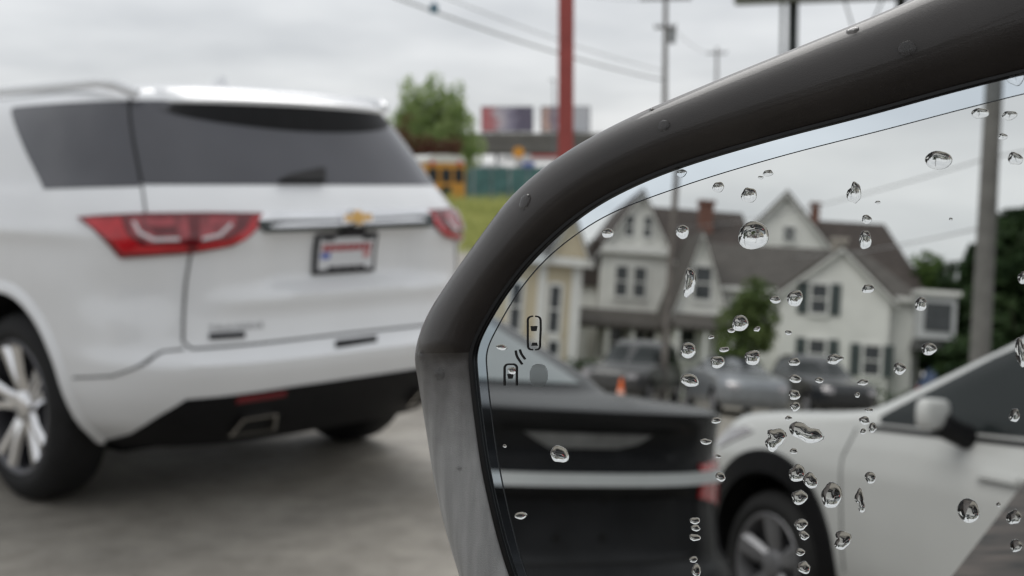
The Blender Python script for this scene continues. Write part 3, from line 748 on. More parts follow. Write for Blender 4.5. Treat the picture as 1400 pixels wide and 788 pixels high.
def box_van(px, rng, yaw, label, material, L_=5.2, H_=2.3, W_=1.9):
    fr = DFrame(px, rng, yaw); t = empty('van', fr.O); tag(t, label, 'van', 'vans parked beyond the fence')
    prof = [(-L_/2, .35), (L_/2, .35), (L_/2, .95), (L_/2-.35, 1.12), (L_/2-1.2, H_-.1), (L_/2-1.4, H_), (-L_/2+.1, H_), (-L_/2, H_-.15)]
    MB(fr).prism(prof, 'v', -W_/2, W_/2).build('body', material, t)
    MB(fr).prism([(L_/2-1.3, 1.25), (L_/2-.55, 1.25), (L_/2-1.2, H_-.2), (L_/2-1.45, H_-.2)], 'v', -W_/2-.012, W_/2+.012).build('side_window', M['car_glass'], t)
    MB(fr).box((-L_/2+.4, -W_/2-.012, 1.3), (L_/2-1.6, W_/2+.012, H_-.35)).build('window', M['car_glass'], t)
    for u in (-L_/2+.9, L_/2-.95):
        for v in (-W_/2+.1, W_/2-.1): MB(fr).tube([(u, v-.12, .36), (u, v+.12, .36)], .36, 16).build('wheel', M['tyre'], t, True)
box_van(676, 105, R(8), 'white van parked behind the teal fence under the overpass', M['white_paint'], H_=3.4, L_=3.6)
box_van(752, 100, R(-6), 'white van parked under the canopy beside the red pole', M['white_paint'])

def pole_red():
    fr = DFrame(773, 26); t = empty('sign_pole', fr.O); tag(t, 'tall square red steel pole rising behind the mirror frame', 'pole')
    red = mat('pole_red', (.36, .075, .065), .55, var=.1, scale=3)
    MB(fr).box((-.16, -.16, -.02), (.16, .16, 9.0)).build('post', red, t); MB(fr).box((-.28, -.28, 0), (.28, .28, .04)).build('base_plate', red, t)
    MB(fr).box((-.2, -.2, 9.0), (.2, .2, 9.05)).build('cap', red, t)
pole_red()
M['wood_pole'] = mat('wood_pole', (.15, .135, .125), .9, var=.25, scale=6); M['steel_grey'] = mat('steel_grey', (.22, .23, .24), .6, metal=.3, var=.1); M['wire'] = mat('wire', (.30, .30, .31), .7, var=.1)
def upole(fr, h, label, arms, r=.15, cat='utility pole', group=None, name='utility_pole', cans=False):
    t = empty(name, fr.O); tag(t, label, cat, group)
    MB(fr).tube([(0, 0, -.1), (0, 0, h*.5), (0, 0, h)], [r, r*.85, r*.68], 12).build('post', M['wood_pole'], t, True)
    for (z, hw) in arms:
        am = MB(fr).box((-hw, -.22, z-.07), (hw, -.1, z+.07)).build('crossarm', M['wood_pole'], t)
        for q in (-.92, -.5, .5, .92): MB(fr).tube([(hw*q, -.16, z+.07), (hw*q, -.16, z+.26)], [.05, .03], 8).build('insulator', M['steel_grey'], am, True)
    if cans: MB(fr).tube([(.38, 0, cans-.45), (.38, 0, cans+.45)], .2, 12).build('transformer', M['steel_grey'], t, True)
    return t
fp = DFrame(907, 72)
upole(fp, 12.6, 'utility pole with two crossarms above the mirror frame', [(fp.z(4), 1.45), (fp.z(42), .62)], .17, cans=fp.z(52))
fq = DFrame(977, 120)
upole(fq, fq.z(68), 'small distant utility pole with one crossarm right of the taller pole', [(fq.z(76), .95)], .16)
fl = DFrame(757, 140); t = empty('street_lamp', fl.O); tag(t, 'thin faint lamp post beside the red pole above the billboards', 'street lamp')
MB(fl).tube([(0, 0, -.1), (0, 0, fl.z(112))], [.1, .06], 8).build('post', M['steel_grey'], t, True); MB(fl).box((-.5, -.12, fl.z(112)-.05), (.1, .12, fl.z(112)+.1)).build('lamp_head', M['steel_grey'], t)

def big_board():
    fr = DFrame(1122, 52); t = empty('roadside_billboard', fr.O); tag(t, 'big billboard whose dark underside shows at the top right', 'billboard')
    st = mat('board_steel', (.03, .035, .04), .6, var=.2); zb = fr.z(6); a, b = fr.u(1002), fr.u(1260)
    MB(fr).box((a, -.3, zb), (b, .5, zb+4.2)).build('frame', st, t); MB(fr).box((a+.1, -.35, zb+.25), (b-.1, -.3, zb+4.1)).build('poster_panel', M['steel_grey'], t)
    MB(fr).box((a, -1.2, zb-.02), (b, -.36, zb+.03)).build('catwalk', mat('walkway_steel', (.35, .37, .38), .6, metal=.4, var=.1), t)
    for (px, r_) in ((1080, .21), (1220, .21)): MB(fr).tube([(fr.u(px), .1, -.1), (fr.u(px), .1, zb)], r_, 12).build('post', st, t, True)
    MB(fr).tube([(fr.u(1066), -.4, -.1), (fr.u(1066), -.4, zb)], .07, 8).build('conduit', M['steel_grey'], t, True)
    for (p0, p1) in ((1145, 1158), (1197, 1182), (1240, 1226)):
        MB(fr).tube([(fr.u(p0), -1.0, zb), (fr.u(p1), -.2, fr.z(42))], .04, 6).build('brace', st, t, True)
big_board()
def wire(label, a, b, sag, r=.02, lamp=None, name='overhead_wire', group='overhead wires'):
    a, b = Vector(a), Vector(b); pts = []
    for k in range(25):
        q = k/24; p = a.lerp(b, q); p.z -= sag*4*q*(1-q); pts.append(p)
    o = MB().tube([p-pts[0] for p in pts], r, 6).build(name, M['wire'], None, True); o.location = pts[0]
    return tag(o, label, 'wire', group)
def dpt(px, y, rng): f = DFrame(px, rng); return Vector((f.O.x, f.O.y, f.z(y)))
wire('thick bundled cable sloping across the grey sky from the top edge', dpt(300, -96, 38), dpt(907, 112, 72), .5, .04)
wire('thin wire just above the thick bundled cable', dpt(420, -80, 40), dpt(907, 100, 72), .4, .02)
wire('thin upper wire running towards the crossarm pole', dpt(480, -75, 44), dpt(895, 4, 72), .6, .018)
wire('wire between the two crossarm poles', dpt(918, 42, 72), dpt(970, 76, 120), .4, .02)
o = MB().box((-.16, -.1, -.14), (.16, .1, .14)).add([(-.1, -.12, .14), (.1, -.12, .14), (0, 0, .3)], [[0, 1, 2]]).build('wire_sign', mat('sign_blue', (.06, .16, .24), .5, var=.1), None); o.location = dpt(595, 17, 48)
tag(o, 'small dark blue sign box hanging from the upper wire', 'sign')

# ------------------------------------------------------------------ the street behind the camera (seen in the wing mirror)
def make_sedan():
    rows = [
     (.20, .25, 4.65, .78, 2.8, 3, .9, .9), (.32, .10, 4.80, .86, 2.8, 3, .9, .9), (.44, .02, 4.88, .89, 2.8, 3, .9, .9), (.50, .0, 4.90, .895, 2.8, 3, .9, .9), (.555, .03, 4.9, .895, 2.8, 3, .9, .9),
     (.60, .09, 4.9, .89, 2.8, 3, .9, .9), (.80, .11, 4.88, .885, 2.7, 3, .9, .9), (.86, .10, 4.85, .88, 2.7, 3, .9, .9), (.93, .10, 4.78, .87, 2.6, 3, .9, .9), (1.03, .06, 4.5, .84, 2.6, 3, .9, .9), (1.09, .02, 3.9, .80, 2.6, 3, .9, .9), (1.102, .06, 3.6, .78, 2.6, 3, .9, .9),
     (1.114, .74, 3.4, .70, 2.9, 3, .6, .7), (1.16, .86, 3.25, .69, 3, 3, .6, .6), (1.30, 1.28, 2.85, .63, 3, 3, .5, .5), (1.42, 1.65, 2.5, .56, 3, 3, .45, .45), (1.46, 1.85, 2.35, .46, 3, 3, .4, .4), (1.475, 2.0, 2.2, .25, 3, 3, .2, .2)]
    def disp(t, z, p):
        if abs(t) >= 1: return 0
        x = abs(p[0])
        d = -.03*(1-sstep(.42, .52, x))*sstep(.59, .63, z)*(1-sstep(.80, .83, z))
        d -= .035*(1-sstep(.30, .48, x))*sstep(.93, .955, z)*(1-sstep(1.01, 1.04, z))
        return d
    body = Body(rows, disp); rf = rear_fn(body)
    t = empty('black_sedan', (-2.80, -1.80, 0), 1.62)
    tag(t, 'black saloon car seen from behind in the mirror, chrome bar across its boot', 'car')
    wh = [(1.0, .34), (3.85, .34)]
    body_mesh('body', body, M['black_paint'], t, wh, .38, .55)
    for sg in (-1, 1):
        for (wy, _) in wh: make_wheel(t, sg, sg*.865, wy, .33, .22, .22, 5, False, M['dark_alloy'])
        patch('side_window', side_fn(body, sg), [(1.55, 1.17), (2.95, 1.17), (2.55, 1.38), (1.95, 1.39)], M['car_glass'], t, .004, .01, .06)
        fnn = lambda a, b, off: body.at(a, b, off)
        patch('tail_lamp', fnn, [(sg*.36, .915), (sg*.62, .93), (sg*.62, .82), (sg*.50, .76), (sg*.36, .80)], M['red_lens'], t, .012, .02, .03, 1.4)
    fnn = lambda a, b, off: body.at(a, b, off)
    patch('rear_window', fnn, [(-.40, 1.145), (.40, 1.145), (.37, 1.40), (-.37, 1.40)], M['pale_glass'], t, .004, .01, .04, 1.2)
    patch('windscreen', fnn, [(1.6, 1.12), (2.0, 1.12), (2.0, 1.4), (1.62, 1.4)], M['car_glass'], t, .004, .01, .06, 1.2)
    patch('windscreen', fnn, [(-1.6, 1.12), (-2.0, 1.12), (-2.0, 1.4), (-1.62, 1.4)], M['car_glass'], t, .004, .01, .06, 1.2)
    patch('chrome_bar', fnn, [(-.47, .853), (.47, .853), (.48, .872), (.47, .890), (-.47, .890), (-.48, .872)], M['satin_bar'], t, .022, .03, .03, 1.4)
    patch('recess_panel', rf, [(-.12, .958), (.14, .956), (.19, .975), (.245, 1.0), (-.25, 1.0), (-.20, .972)], M['satin_grey'], t, .006, .008, .03)
    for sx_ in (-.089, .089):
        for z in (.685, .80): patch('plate_hole', rf, [(sx_+.014*math.cos(a*math.pi/4), z+.014*math.sin(a*math.pi/4)) for a in range(8)], M['well'], t, .004, .004, .02)
    strip('boot_joint', rf, [(-.5, .9), (-.5, .64), (-.46, .605), (.46, .605), (.5, .64), (.5, .9)], .008, M['well'], t)
    MB().box((-.55, .7, .16), (.55, 4.3, .24)).build('underbody', M['well'], t)
make_sedan()

def make_crossover():
    rows = [
     (.24, .22, 4.28, .80, 3.2, 3, .8, .9), (.36, .10, 4.40, .875, 3.2, 3, .8, .9), (.50, .03, 4.45, .895, 3.2, 3, .8, .9), (.68, .0, 4.45, .90, 3.2, 3, .8, .9), (.82, .02, 4.43, .90, 3.2, 3, .8, .9),
     (.92, .05, 4.36, .885, 3.2, 3, .8, .95), (1.01, .06, 4.22, .865, 3.2, 3.2, .8, 1.0), (1.05, .07, 3.95, .855, 3.2, 3.2, .8, 1.0), (1.08, .08, 3.50, .85, 3.2, 3.4, .8, .9), (1.105, .10, 3.20, .845, 3.2, 3.6, .8, .6),
     (1.2, .15, 2.98, .80, 3.2, 3.2, .7, .5), (1.40, .32, 2.58, .70, 3.2, 3, .7, .45), (1.52, .44, 2.30, .64, 3.2, 3, .7, .4), (1.57, .6, 2.0, .54, 3.2, 3, .6, .4), (1.59, .8, 1.7, .32, 3, 3, .4, .3)]
    body = Body(rows)
    t = empty('white_crossover', (-.334, -4.04, 0), 1.70)
    tag(t, 'pearl white crossover side-on in the mirror behind the black saloon', 'car')
    wh = [(.88, .355), (3.55, .355)]
    body_mesh('body', body, M['pearl_paint'], t, wh, .42, .56)
    for sg in (-1, 1):
        sf = side_fn(body, sg)
        for (wy, _) in wh:
            make_wheel(t, sg, sg*.875, wy, .345, .235, .22, 5, False, M['alloy'], rot=.3)
        patch('side_window', sf, [(2.02, 1.075), (2.84, 1.062), (2.86, 1.085), (2.40, 1.36), (2.20, 1.45), (2.02, 1.475)], M['car_glass'], t, .004, .012, .04)
        patch('side_window', sf, [(1.0, 1.09), (1.94, 1.075), (1.94, 1.47), (1.15, 1.46)], M['car_glass'], t, .004, .012, .06)
        strip('window_trim', sf, [(.98, 1.07), (2.0, 1.052), (2.9, 1.04)], .02, M['trim'], t, .006)
        strip('door_joint', sf, [(2.98, 1.03), (3.03, .9), (3.0, .62), (2.98, .42)], .009, M['gap'], t)
        strip('door_joint', sf, [(1.98, 1.04), (1.97, .42)], .009, M['gap'], t)
        patch('head_lamp', sf, [(4.02, .93), (3.78, .965), (3.70, .95), (4.0, .84), (4.08, .86)], M['clear_lens'], t, .008, .015, .03)
        patch('sill_trim', sf, [(1.35, .27), (3.1, .27), (3.1, .37), (1.35, .37)], M['trim'], t, .012, .02, .06)
        # arch moulding
        for (wy, wz) in wh:
            vs, fs = [], []
            for k in range(33):
                a = R(-10)+(math.pi+R(20))*k/32
                for (dr, off) in ((-.004, -.03), (-.004, .012), (.10, .012), (.106, -.004)):
                    vs.append(sf(wy+(.42+dr)*math.cos(a), max(.25, wz+(.42+dr)*math.sin(a)), off))
            for k in range(32):
                for q in range(3): fs.append([k*4+q, k*4+q+1, (k+1)*4+q+1, (k+1)*4+q])
            mesh('arch_moulding', vs, fs, M['trim'], t, True, 50)
        # wing mirror: stalk and shell
        b = Vector(sf(2.36, 1.045, .0)); out = Vector((sg, 0, 0))
        ms = MB()
        ring = [(0, .0, .0), (.06, .005, .02), (.12, .02, .05)]
        mm = MB().tube([b-out*.02, b+out*.06+Vector((0, 0, .02)), b+out*.13+Vector((0, .01, .05))], [.05, .045, .05], 10).build('mirror_stalk', M['trim'], t, True)
        vs, fs = [], []
        c = b+out*.16+Vector((0, .02, .085)); nu, nv = 14, 8
        for j in range(nv+1):
            for i in range(nu):
                th = math.pi*j/nv; ph = 2*math.pi*i/nu
                s_ = lambda q, e: math.copysign(abs(q)**e, q)
                vs.append(c+Vector((s_(math.cos(ph), .45)*math.sin(th)**.45*.07, s_(math.sin(ph), .5)*math.sin(th)**.45*.032, s_(math.cos(th), .5)*.06)))
        for j in range(nv):
            for i in range(nu): fs.append([j*nu+i, j*nu+(i+1) % nu, (j+1)*nu+(i+1) % nu, (j+1)*nu+i])
        mesh('mirror_shell', vs, fs, M['pearl_paint'], mm, True, 60)
        patch('door_handle', sf, [(2.06, .90), (2.26, .905), (2.26, .93), (2.06, .925)], M['pearl_paint'], t, .03, .03, .03)
    fnn = lambda a, b, off: body.at(a, b, off)
    for sg in (-1, 1): patch('windscreen', fnn, [(sg*1.73, 1.13), (sg*2.0, 1.13), (sg*2.0, 1.48), (sg*1.74, 1.48)], M['car_glass'], t, .004, .01, .05, 1.2)
    patch('rear_window', fnn, [(-.5, 1.12), (.5, 1.12), (.48, 1.48), (-.48, 1.48)], M['car_glass'], t, .004, .01, .05, 1.2)
    MB().box((-.55, .6, .2), (.55, 4.0, .27)).build('underbody', M['well'], t)
make_crossover()

def own_car():
    fw = Vector((.536, .844, 0)); rt = Vector((.844, -.536, 0))
    def P(a, b, z): return rt*a+fw*b+Vector((0, 0, z))        # a: to the right of the door skin, b: ahead of the eye
    class Fr:
        def p(s, a, b, z): return P(a-.120, b, z)
    fr = Fr(); t = empty('own_car', (0, 0, 0))
    tag(t, 'dark car the mirror belongs to, its door top reflected at the bottom right corner', 'car')
    door = [(0, .25), (-.0, 1.12), (.012, 1.162), (.05, 1.168), (.085, 1.16), (.10, 1.08), (.11, .25)]
    pan = mat('door_skin', (.016, .014, .013), .55, spec=.3, col2=(.11, .088, .076), scale=26)
    n = len(door); vs, fs = [], []
    for b_ in (-1.0, .42):
        vs += [fr.p(a, b_, z) for a, z in door]
    fs = [[i, (i+1) % n, n+(i+1) % n, n+i] for i in range(n)]+[list(range(n)), [n+i for i in range(n)][::-1]]
    mesh('front_door', vs, fs, pan, t, True, 50)
    vs = [fr.p(a, b_, z) for b_ in (-2.9, -1.01) for a, z in door]
    mesh('rear_door', vs, fs, pan, t, True, 50)
    blk = M['trim']
    MB(fr).box((.02, -3.0, .22), (1.75, 1.9, .30)).build('floor_pan', blk, t)
    MB(fr).box((.10, .46, .30), (1.66, 1.9, .98)).build('bonnet', pan, t)
    MB(fr).box((.25, -2.9, 1.50), (1.55, -.15, 1.55)).build('roof', pan, t)
    MB(fr).box((1.66, -2.9, .25), (1.76, .42, 1.15)).build('far_door', pan, t)
    MB(fr).box((.12, -3.0, .30), (1.64, -2.75, 1.1)).build('tail_panel', pan, t)
    for a in (.2, 1.62):
        MB(fr).tube([(a, -2.8, 1.1), (a, -2.5, 1.53)], .05, 8).build('rear_pillar', blk, t, True)
        MB(fr).tube([(a-.04, -1.0, 1.1), (a, -.95, 1.53)], .04, 8).build('middle_pillar', blk, t, True)
        MB(fr).tube([(a-.02, .62, 1.0), (a+.06, -.12, 1.53)], .035, 8).build('front_pillar', blk, t, True)
    for a in (.62, 1.2):
        MB(fr).box((a-.22, -.75, .45), (a+.22, -.25, .62)).build('seat_cushion', blk, t); MB(fr).box((a-.22, -.95, .55), (a+.22, -.78, 1.28)).build('seat_back', blk, t)
    for a in (.14, 1.62):
        for b_ in (1.1, -2.2): MB(fr).tube([(a-.1, b_, .34), (a+.12, b_, .34)], .34, 20).build('wheel', M['tyre'], t, True)
own_car()

# ---- street furniture and parked cars
def cone():
    fr = MFrame(852, 29.5); t = empty('traffic_cone', fr.O); tag(t, 'orange traffic cone on the street in the reflection', 'traffic cone')
    org = mat('cone_orange', (.85, .16, .03), .5, var=.08)
    MB(fr).tube([(0, 0, .03), (0, 0, .30)], [.155, .10], 16).build('cone', org, t, True); MB(fr).tube([(0, 0, .30), (0, 0, .44)], [.101, .072], 16).build('collar', mat('cone_band', (.85, .45, .35), .4, var=.05), t, True)
    MB(fr).tube([(0, 0, .44), (0, 0, .72)], [.071, .025], 16).build('tip', org, t, True); MB(fr).box((-.2, -.2, 0), (.2, .2, .035)).build('base', org, t)
cone()
SMALL_ROWS = lambda L_, H_, W_, suv: [
     (.24, .2, L_-.15, W_*.9, 3, 3, .8, .8), (.45, .03, L_-.02, W_, 3, 3, .8, .8), (.7, .0, L_, W_, 3, 3, .8, .8), (.9, .05, L_-.12, W_*.98, 3, 3, .8, .9), (1.0, .1, L_-1.1, W_*.95, 3, 3, .8, .8),
     (1.05, (.12 if suv else .75), L_-1.5, W_*.9, 3, 3, .6, .5), (H_-.15, (.4 if suv else 1.35), L_-2.3, W_*.75, 3, 3, .5, .5), (H_-.04, (.6 if suv else 1.6), L_-2.6, W_*.6, 3, 3, .4, .4), (H_, (.9 if suv else 1.9), L_-2.9, W_*.3, 3, 3, .3, .3)]
def parked_car(px, rng, turn, label, paint, suv=False, flip=False, L_=4.5, H_=1.46, W_=.88):
    fr = MFrame(px, rng); d = fr.W if not flip else -fr.W
    yaw = math.atan2(-d.x, d.y)+turn
    body = Body(SMALL_ROWS(L_, H_, W_, suv)); t = empty('parked_car', fr.O, yaw); tag(t, label, 'car', 'cars parked along the far kerb')
    wh = [(.85, .32), (L_-.9, .32)]
    body_mesh('body', body, paint, t, wh, .37, .5, None, (14, 4, 10))
    fnn = lambda a, b, off: body.at(a, b, off)
    for sg in (-1, 1):
        for (wy, _) in wh: make_wheel(t, sg, sg*(W_-.02), wy, .32, .21, .2, 5, False, M['alloy'], detail=False)
        patch('side_window', side_fn(body, sg), [(.95 if suv else 1.5, 1.1), (L_-1.85, 1.08), (L_-2.45, H_-.17), (.9 if suv else 1.75, H_-.17)], M['car_glass'], t, .004, .01, .1)
        patch('tail_lamp', fnn, [(sg*.42, .74), (sg*.62, .74), (sg*.62, .88), (sg*.42, .86)], M['red_lens'], t, .008, .01, .06, 1.4)
        patch('head_lamp', fnn, [(sg*1.75, .66), (sg*1.84, .66), (sg*1.84, .78), (sg*1.75, .8)], M['clear_lens'], t, .008, .01, .05, 2)
        patch('windscreen', fnn, [(sg*1.65, 1.06), (sg*2.0, 1.06), (sg*2.0, H_-.18), (sg*1.68, H_-.18)], M['car_glass'], t, .004, .01, .08, 1.2)
    patch('rear_window', fnn, [(-.5, 1.09), (.5, 1.09), (.45, H_-.18), (-.45, H_-.18)], M['car_glass'], t, .004, .01, .08, 1.2)
parked_car(900, 36.5, R(16), 'dark grey SUV parked in front of the white gabled house in the mirror', M['grey_paint'], True, True, 4.6, 1.72, .92)
parked_car(975, 33.5, R(-14), 'silver saloon parked beside the dark grey SUV in the mirror', M['mid_silver'], False, True, 4.5, 1.42)
parked_car(1082, 37, R(-20), 'dark car parked by the shrub below the shuttered windows in the mirror', M['dark_paint'], True, True, 4.5, 1.62)
parked_car(1262, 46, R(-60), 'dark blue car parked beside the white house behind the crossover roof', M['blue_paint'], True, True, 4.6, 1.65)

# ---- houses
SID = dict(coords='Object')
M['siding_white'] = mat('siding_white', (.72, .72, .69), .7, var=.05, scale=1.5); M['siding_cream'] = mat('siding_cream', (.56, .49, .36), .7, var=.06, scale=1.5)
M['siding_grey'] = mat('siding_grey', (.50, .51, .52), .7, var=.06, scale=1.5); M['trim_white'] = mat('trim_white', (.72, .72, .70), .6, var=.04)
M['shingle_brown'] = mat('shingle_brown', (.055, .045, .041), .85, var=.25, scale=3); M['shingle_grey'] = mat('shingle_grey', (.085, .078, .072), .85, var=.2, scale=3)
M['brick_red'] = mat('brick_red', (.17, .085, .065), .85, var=.25, scale=9); M['chimney_pale'] = mat('chimney_pale', (.38, .35, .31), .85, var=.15, scale=6)
M['house_glass'] = mat('house_glass', (.05, .055, .06), .08, var=.2); M['shutter'] = mat('shutter', (.055, .07, .07), .7, var=.2); M['porch_dark'] = mat('porch_dark', (.10, .10, .10), .8, var=.2)
def window(t, fr, u, z, w, h, v, shutters=False, trim=None):
    """frame, glass, sash rail and perhaps two shutters, on a wall whose face is at v (towards the viewer is -v)"""
    f = MB(fr)
    f.box((u-w/2-.09, v-.07, z-h/2-.09), (u-w/2, v+.02, z+h/2+.09)); f.box((u+w/2, v-.07, z-h/2-.09), (u+w/2+.09, v+.02, z+h/2+.09))
    f.box((u-w/2, v-.07, z+h/2), (u+w/2, v+.02, z+h/2+.12)); f.box((u-w/2-.03, v-.09, z-h/2-.14), (u+w/2+.03, v+.02, z-h/2)); f.box((u-w/2, v-.05, z-.03), (u+w/2, v, z+.03))
    fo = f.build('window', trim or M['trim_white'], t)
    MB(fr).box((u-w/2, v-.03, z-h/2), (u+w/2, v-.005, z+h/2)).build('pane', M['house_glass'], fo)
    if shutters:
        for sg in (-1, 1):
            a, b = sorted((u+sg*(w/2+.10), u+sg*(w/2+.46)))
            MB(fr).box((a, v-.05, z-h/2-.05), (b, v-.004, z+h/2+.05)).build('shutter', M['shutter'], fo)
def gable(t, fr, u0, u1, v0, v1, ze, zr, ridge, wall, roof, over=.25, thick=.14, apex=None, z0=-.05):
    """block with a pitched roof; ridge 'v' runs away from the viewer (gable end faces the viewer), 'u' runs across"""
    if ridge == 'v':
        ua = apex if apex is not None else (u0+u1)/2
        MB(fr).prism([(u0, z0), (u1, z0), (u1, ze), (ua, zr-.02), (u0, ze)], 'v', v0, v1).build('wall', wall, t)
        for (e, sg) in ((u0, -1), (u1, 1)):
            s = (zr-ze)/(ua-e); eo = e+sg*over; zo = ze+s*(eo-e)
            r = MB(fr).prism([(ua, zr), (eo, zo), (eo, zo+thick), (ua, zr+thick)], 'v', v0-over, v1+over).build('roof', roof, t)
            MB(fr).prism([(ua, zr-.11), (eo, zo-.11), (eo, zo-.004), (ua, zr-.004)], 'v', v0-over, v0-over+.05).build('barge_board', M['trim_white'], r)
    else:
        va = (v0+v1)/2
        MB(fr).prism([(v0, z0), (v1, z0), (v1, ze), (va, zr-.02), (v0, ze)], 'u', u0, u1).build('wall', wall, t)
        for (e, sg) in ((v0, -1), (v1, 1)):
            s = (zr-ze)/(va-e); eo = e+sg*over; zo = ze+s*(eo-e)
            r = MB(fr).prism([(va, zr), (eo, zo), (eo, zo+thick), (va, zr+thick)], 'u', u0-over, u1+over).build('roof', roof, t)
            MB(fr).box((u0-over, eo-.03 if sg < 0 else eo, zo-.14), (u1+over, eo if sg < 0 else eo+.03, zo+thick-.004)).build('eaves_board', M['trim_white'], r)
def hip(t, fr, u0, u1, v0, v1, ze, zr, h, wall, roof, over=.28, z0=-.05):
    """block with its ridge across the view: gabled at the left end, hipped at the right"""
    va = (v0+v1)/2
    MB(fr).box((u0, v0, z0), (u1, v1, ze)).build('wall', wall, t)
    a, b, c, d = u0-over, u1+over, v0-over, v1+over; zo = ze-over*(zr-ze)/(va-v0)*.6
    MB(fr).add([(a, c, zo), (b, c, zo), (b, d, zo), (a, d, zo), (a, va, zr), (u1-h, va, zr)], [[0, 1, 5, 4], [1, 2, 5], [2, 3, 4, 5], [3, 0, 4], [0, 3, 2, 1]]).build('roof', roof, t)
    MB(fr).box((a, c-.03, zo-.14), (b, c-.002, zo+.02)).build('eaves_board', M['trim_white'], t)
def chimney(t, fr, u, v, z0, z1, w, material):
    c = MB(fr).box((u-w/2, v-w/2, z0), (u+w/2, v+w/2, z1)).build('chimney', material, t); MB(fr).box((u-w/2-.06, v-w/2-.06, z1), (u+w/2+.06, v+w/2+.06, z1+.14)).build('chimney_cap', material, c)

def house_front():     # low white house with shuttered windows
    fr = MFrame(1110, 45, R(6)); t = empty('white_house', fr.O); tag(t, 'white clapboard house with shuttered windows and a front gable in the mirror', 'house')
    U, Z = fr.u, fr.z
    ze, zr = Z(398), Z(326)
    hip(t, fr, U(972), U(1240), .5, 6.5, ze, Z(332), U(1240)-U(1186), M['siding_white'], M['shingle_grey'])
    gable(t, fr, U(1064), U(1206), 0, 3.2, Z(404), Z(342), 'v', M['siding_white'], M['shingle_grey'], .22, apex=U(1140))
    for (px, y) in ((1114, 411), (1115, 485), (1186, 488)): window(t, fr, U(px), Z(y), .56, 1.02, 0, True)
    window(t, fr, U(1010), Z(440), .6, 1.0, .5)
    chimney(t, fr, U(1148), 2.6, zr-.8, Z(324), .5, M['chimney_pale'])
    b = MB(fr).box((U(1240), -.6, Z(455)), (U(1286), 1.2, Z(398))).build('bay_window', M['siding_grey'], t)
    MB(fr).box((U(1246), -.63, Z(445)), (U(1280), -.59, Z(408))).build('pane', M['house_glass'], b)
    MB(fr).box((U(1236), -.75, Z(398)), (U(1290), 1.3, Z(392))).build('bay_roof', M['trim_white'], b)
    MB(fr).prism([(U(1240), Z(455)), (U(1286), Z(455)), (U(1278), Z(470)), (U(1236), Z(470))], 'v', -.5, 1.2).build('bay_base', M['porch_dark'], b)
    MB(fr).box((U(1236), 1.0, -.05), (U(1252), 5.5, Z(405))).build('side_wing', M['siding_white'], t)
house_front()
def house_back():      # tall white gable behind
    fr = MFrame(1060, 58, R(5)); t = empty('tall_gabled_house', fr.O); tag(t, 'taller white gabled house rising behind the shuttered house in the mirror', 'house')
    U, Z = fr.u, fr.z
    gable(t, fr, U(1000), U(1122), 0, 9, Z(338), Z(268), 'v', M['siding_white'], M['shingle_brown'], .3, apex=U(1062))
    hip(t, fr, U(1088), U(1252), 2, 9, Z(380), Z(284), U(1252)-U(1218), M['siding_white'], M['shingle_brown'], .3)
    window(t, fr, U(1068), Z(323), .5, .6, 0)
    chimney(t, fr, U(1118), 5.5, Z(300), Z(262), .42, M['brick_red'])
house_back()
def house_victorian():
    fr = MFrame(860, 48, R(8)); t = empty('victorian_house', fr.O); tag(t, 'white Victorian house with steep front gable and porch in the mirror', 'house')
    U, Z = fr.u, fr.z
    gable(t, fr, U(814), U(906), 0, 9, Z(340), Z(262), 'v', M['siding_white'], M['shingle_brown'], .25, apex=U(864))
    gable(t, fr, U(880), U(1030), 1.2, 8.2, Z(345), Z(266), 'u', M['siding_white'], M['shingle_brown'], .3)
    for px in (843, 868): window(t, fr, U(px), Z(386), .46, 1.15, 0, False); window(t, fr, U(px+6), Z(310), .3, .8, 0)
    for (px) in (840, 868, 892): window(t, fr, U(px), Z(470), .5, 1.1, 0)
    chimney(t, fr, U(975), 3.2, Z(330), Z(258), .55, M['brick_red'])
    MB(fr).box((U(812), -.25, Z(348)), (U(908), 0, Z(338))).build('cornice', M['trim_white'], t)
    MB(fr).prism([(0, Z(425)), (-1.7, Z(446)), (-1.7, Z(452)), (0, Z(452))], 'u', U(786), U(925)).build('porch_roof', M['shingle_grey'], t)
    for px in (790, 822, 855, 888, 921): MB(fr).box((U(px)-.09, -1.6, 0), (U(px)+.09, -1.42, Z(452))).build('porch_post', M['trim_white'], t)
    MB(fr).box((U(786), -1.65, -.05), (U(925), 0, .5)).build('porch_floor', M['porch_dark'], t)
    MB(fr).box((U(786), -1.58, .98), (U(925), -1.5, 1.06)).build('porch_rail', M['trim_white'], t)
    MB(fr).box((U(784), .6, -.05), (U(813), 5, Z(395))).build('side_wing', M['siding_white'], t)
    MB(fr).prism([(U(780), Z(395)), (U(814), Z(395)), (U(814), Z(330)), (U(804), Z(330))], 'v', .4, 5.2).build('wing_roof', M['shingle_brown'], t)
house_victorian()
def house_wing():
    fr = MFrame(950, 44.5, R(10)); t = empty('small_gabled_house', fr.O); tag(t, 'narrow white house with one steep gable between the Victorian and the shuttered house', 'house')
    U, Z = fr.u, fr.z
    gable(t, fr, U(916), U(990), 0, 4, Z(428), Z(320), 'v', M['siding_white'], M['shingle_grey'], .2, apex=U(950))
    window(t, fr, U(954), Z(388), .6, 1.15, 0); window(t, fr, U(938), Z(470), .5, 1.1, 0)
    MB(fr).prism([(0, Z(430)), (-1.2, Z(448)), (-1.2, Z(453)), (0, Z(453))], 'u', U(914), U(995)).build('porch_roof', M['shingle_grey'], t)
    for px in (918, 955, 990): MB(fr).box((U(px)-.07, -1.12, 0), (U(px)+.07, -.98, Z(453))).build('porch_post', M['trim_white'], t)
house_wing()
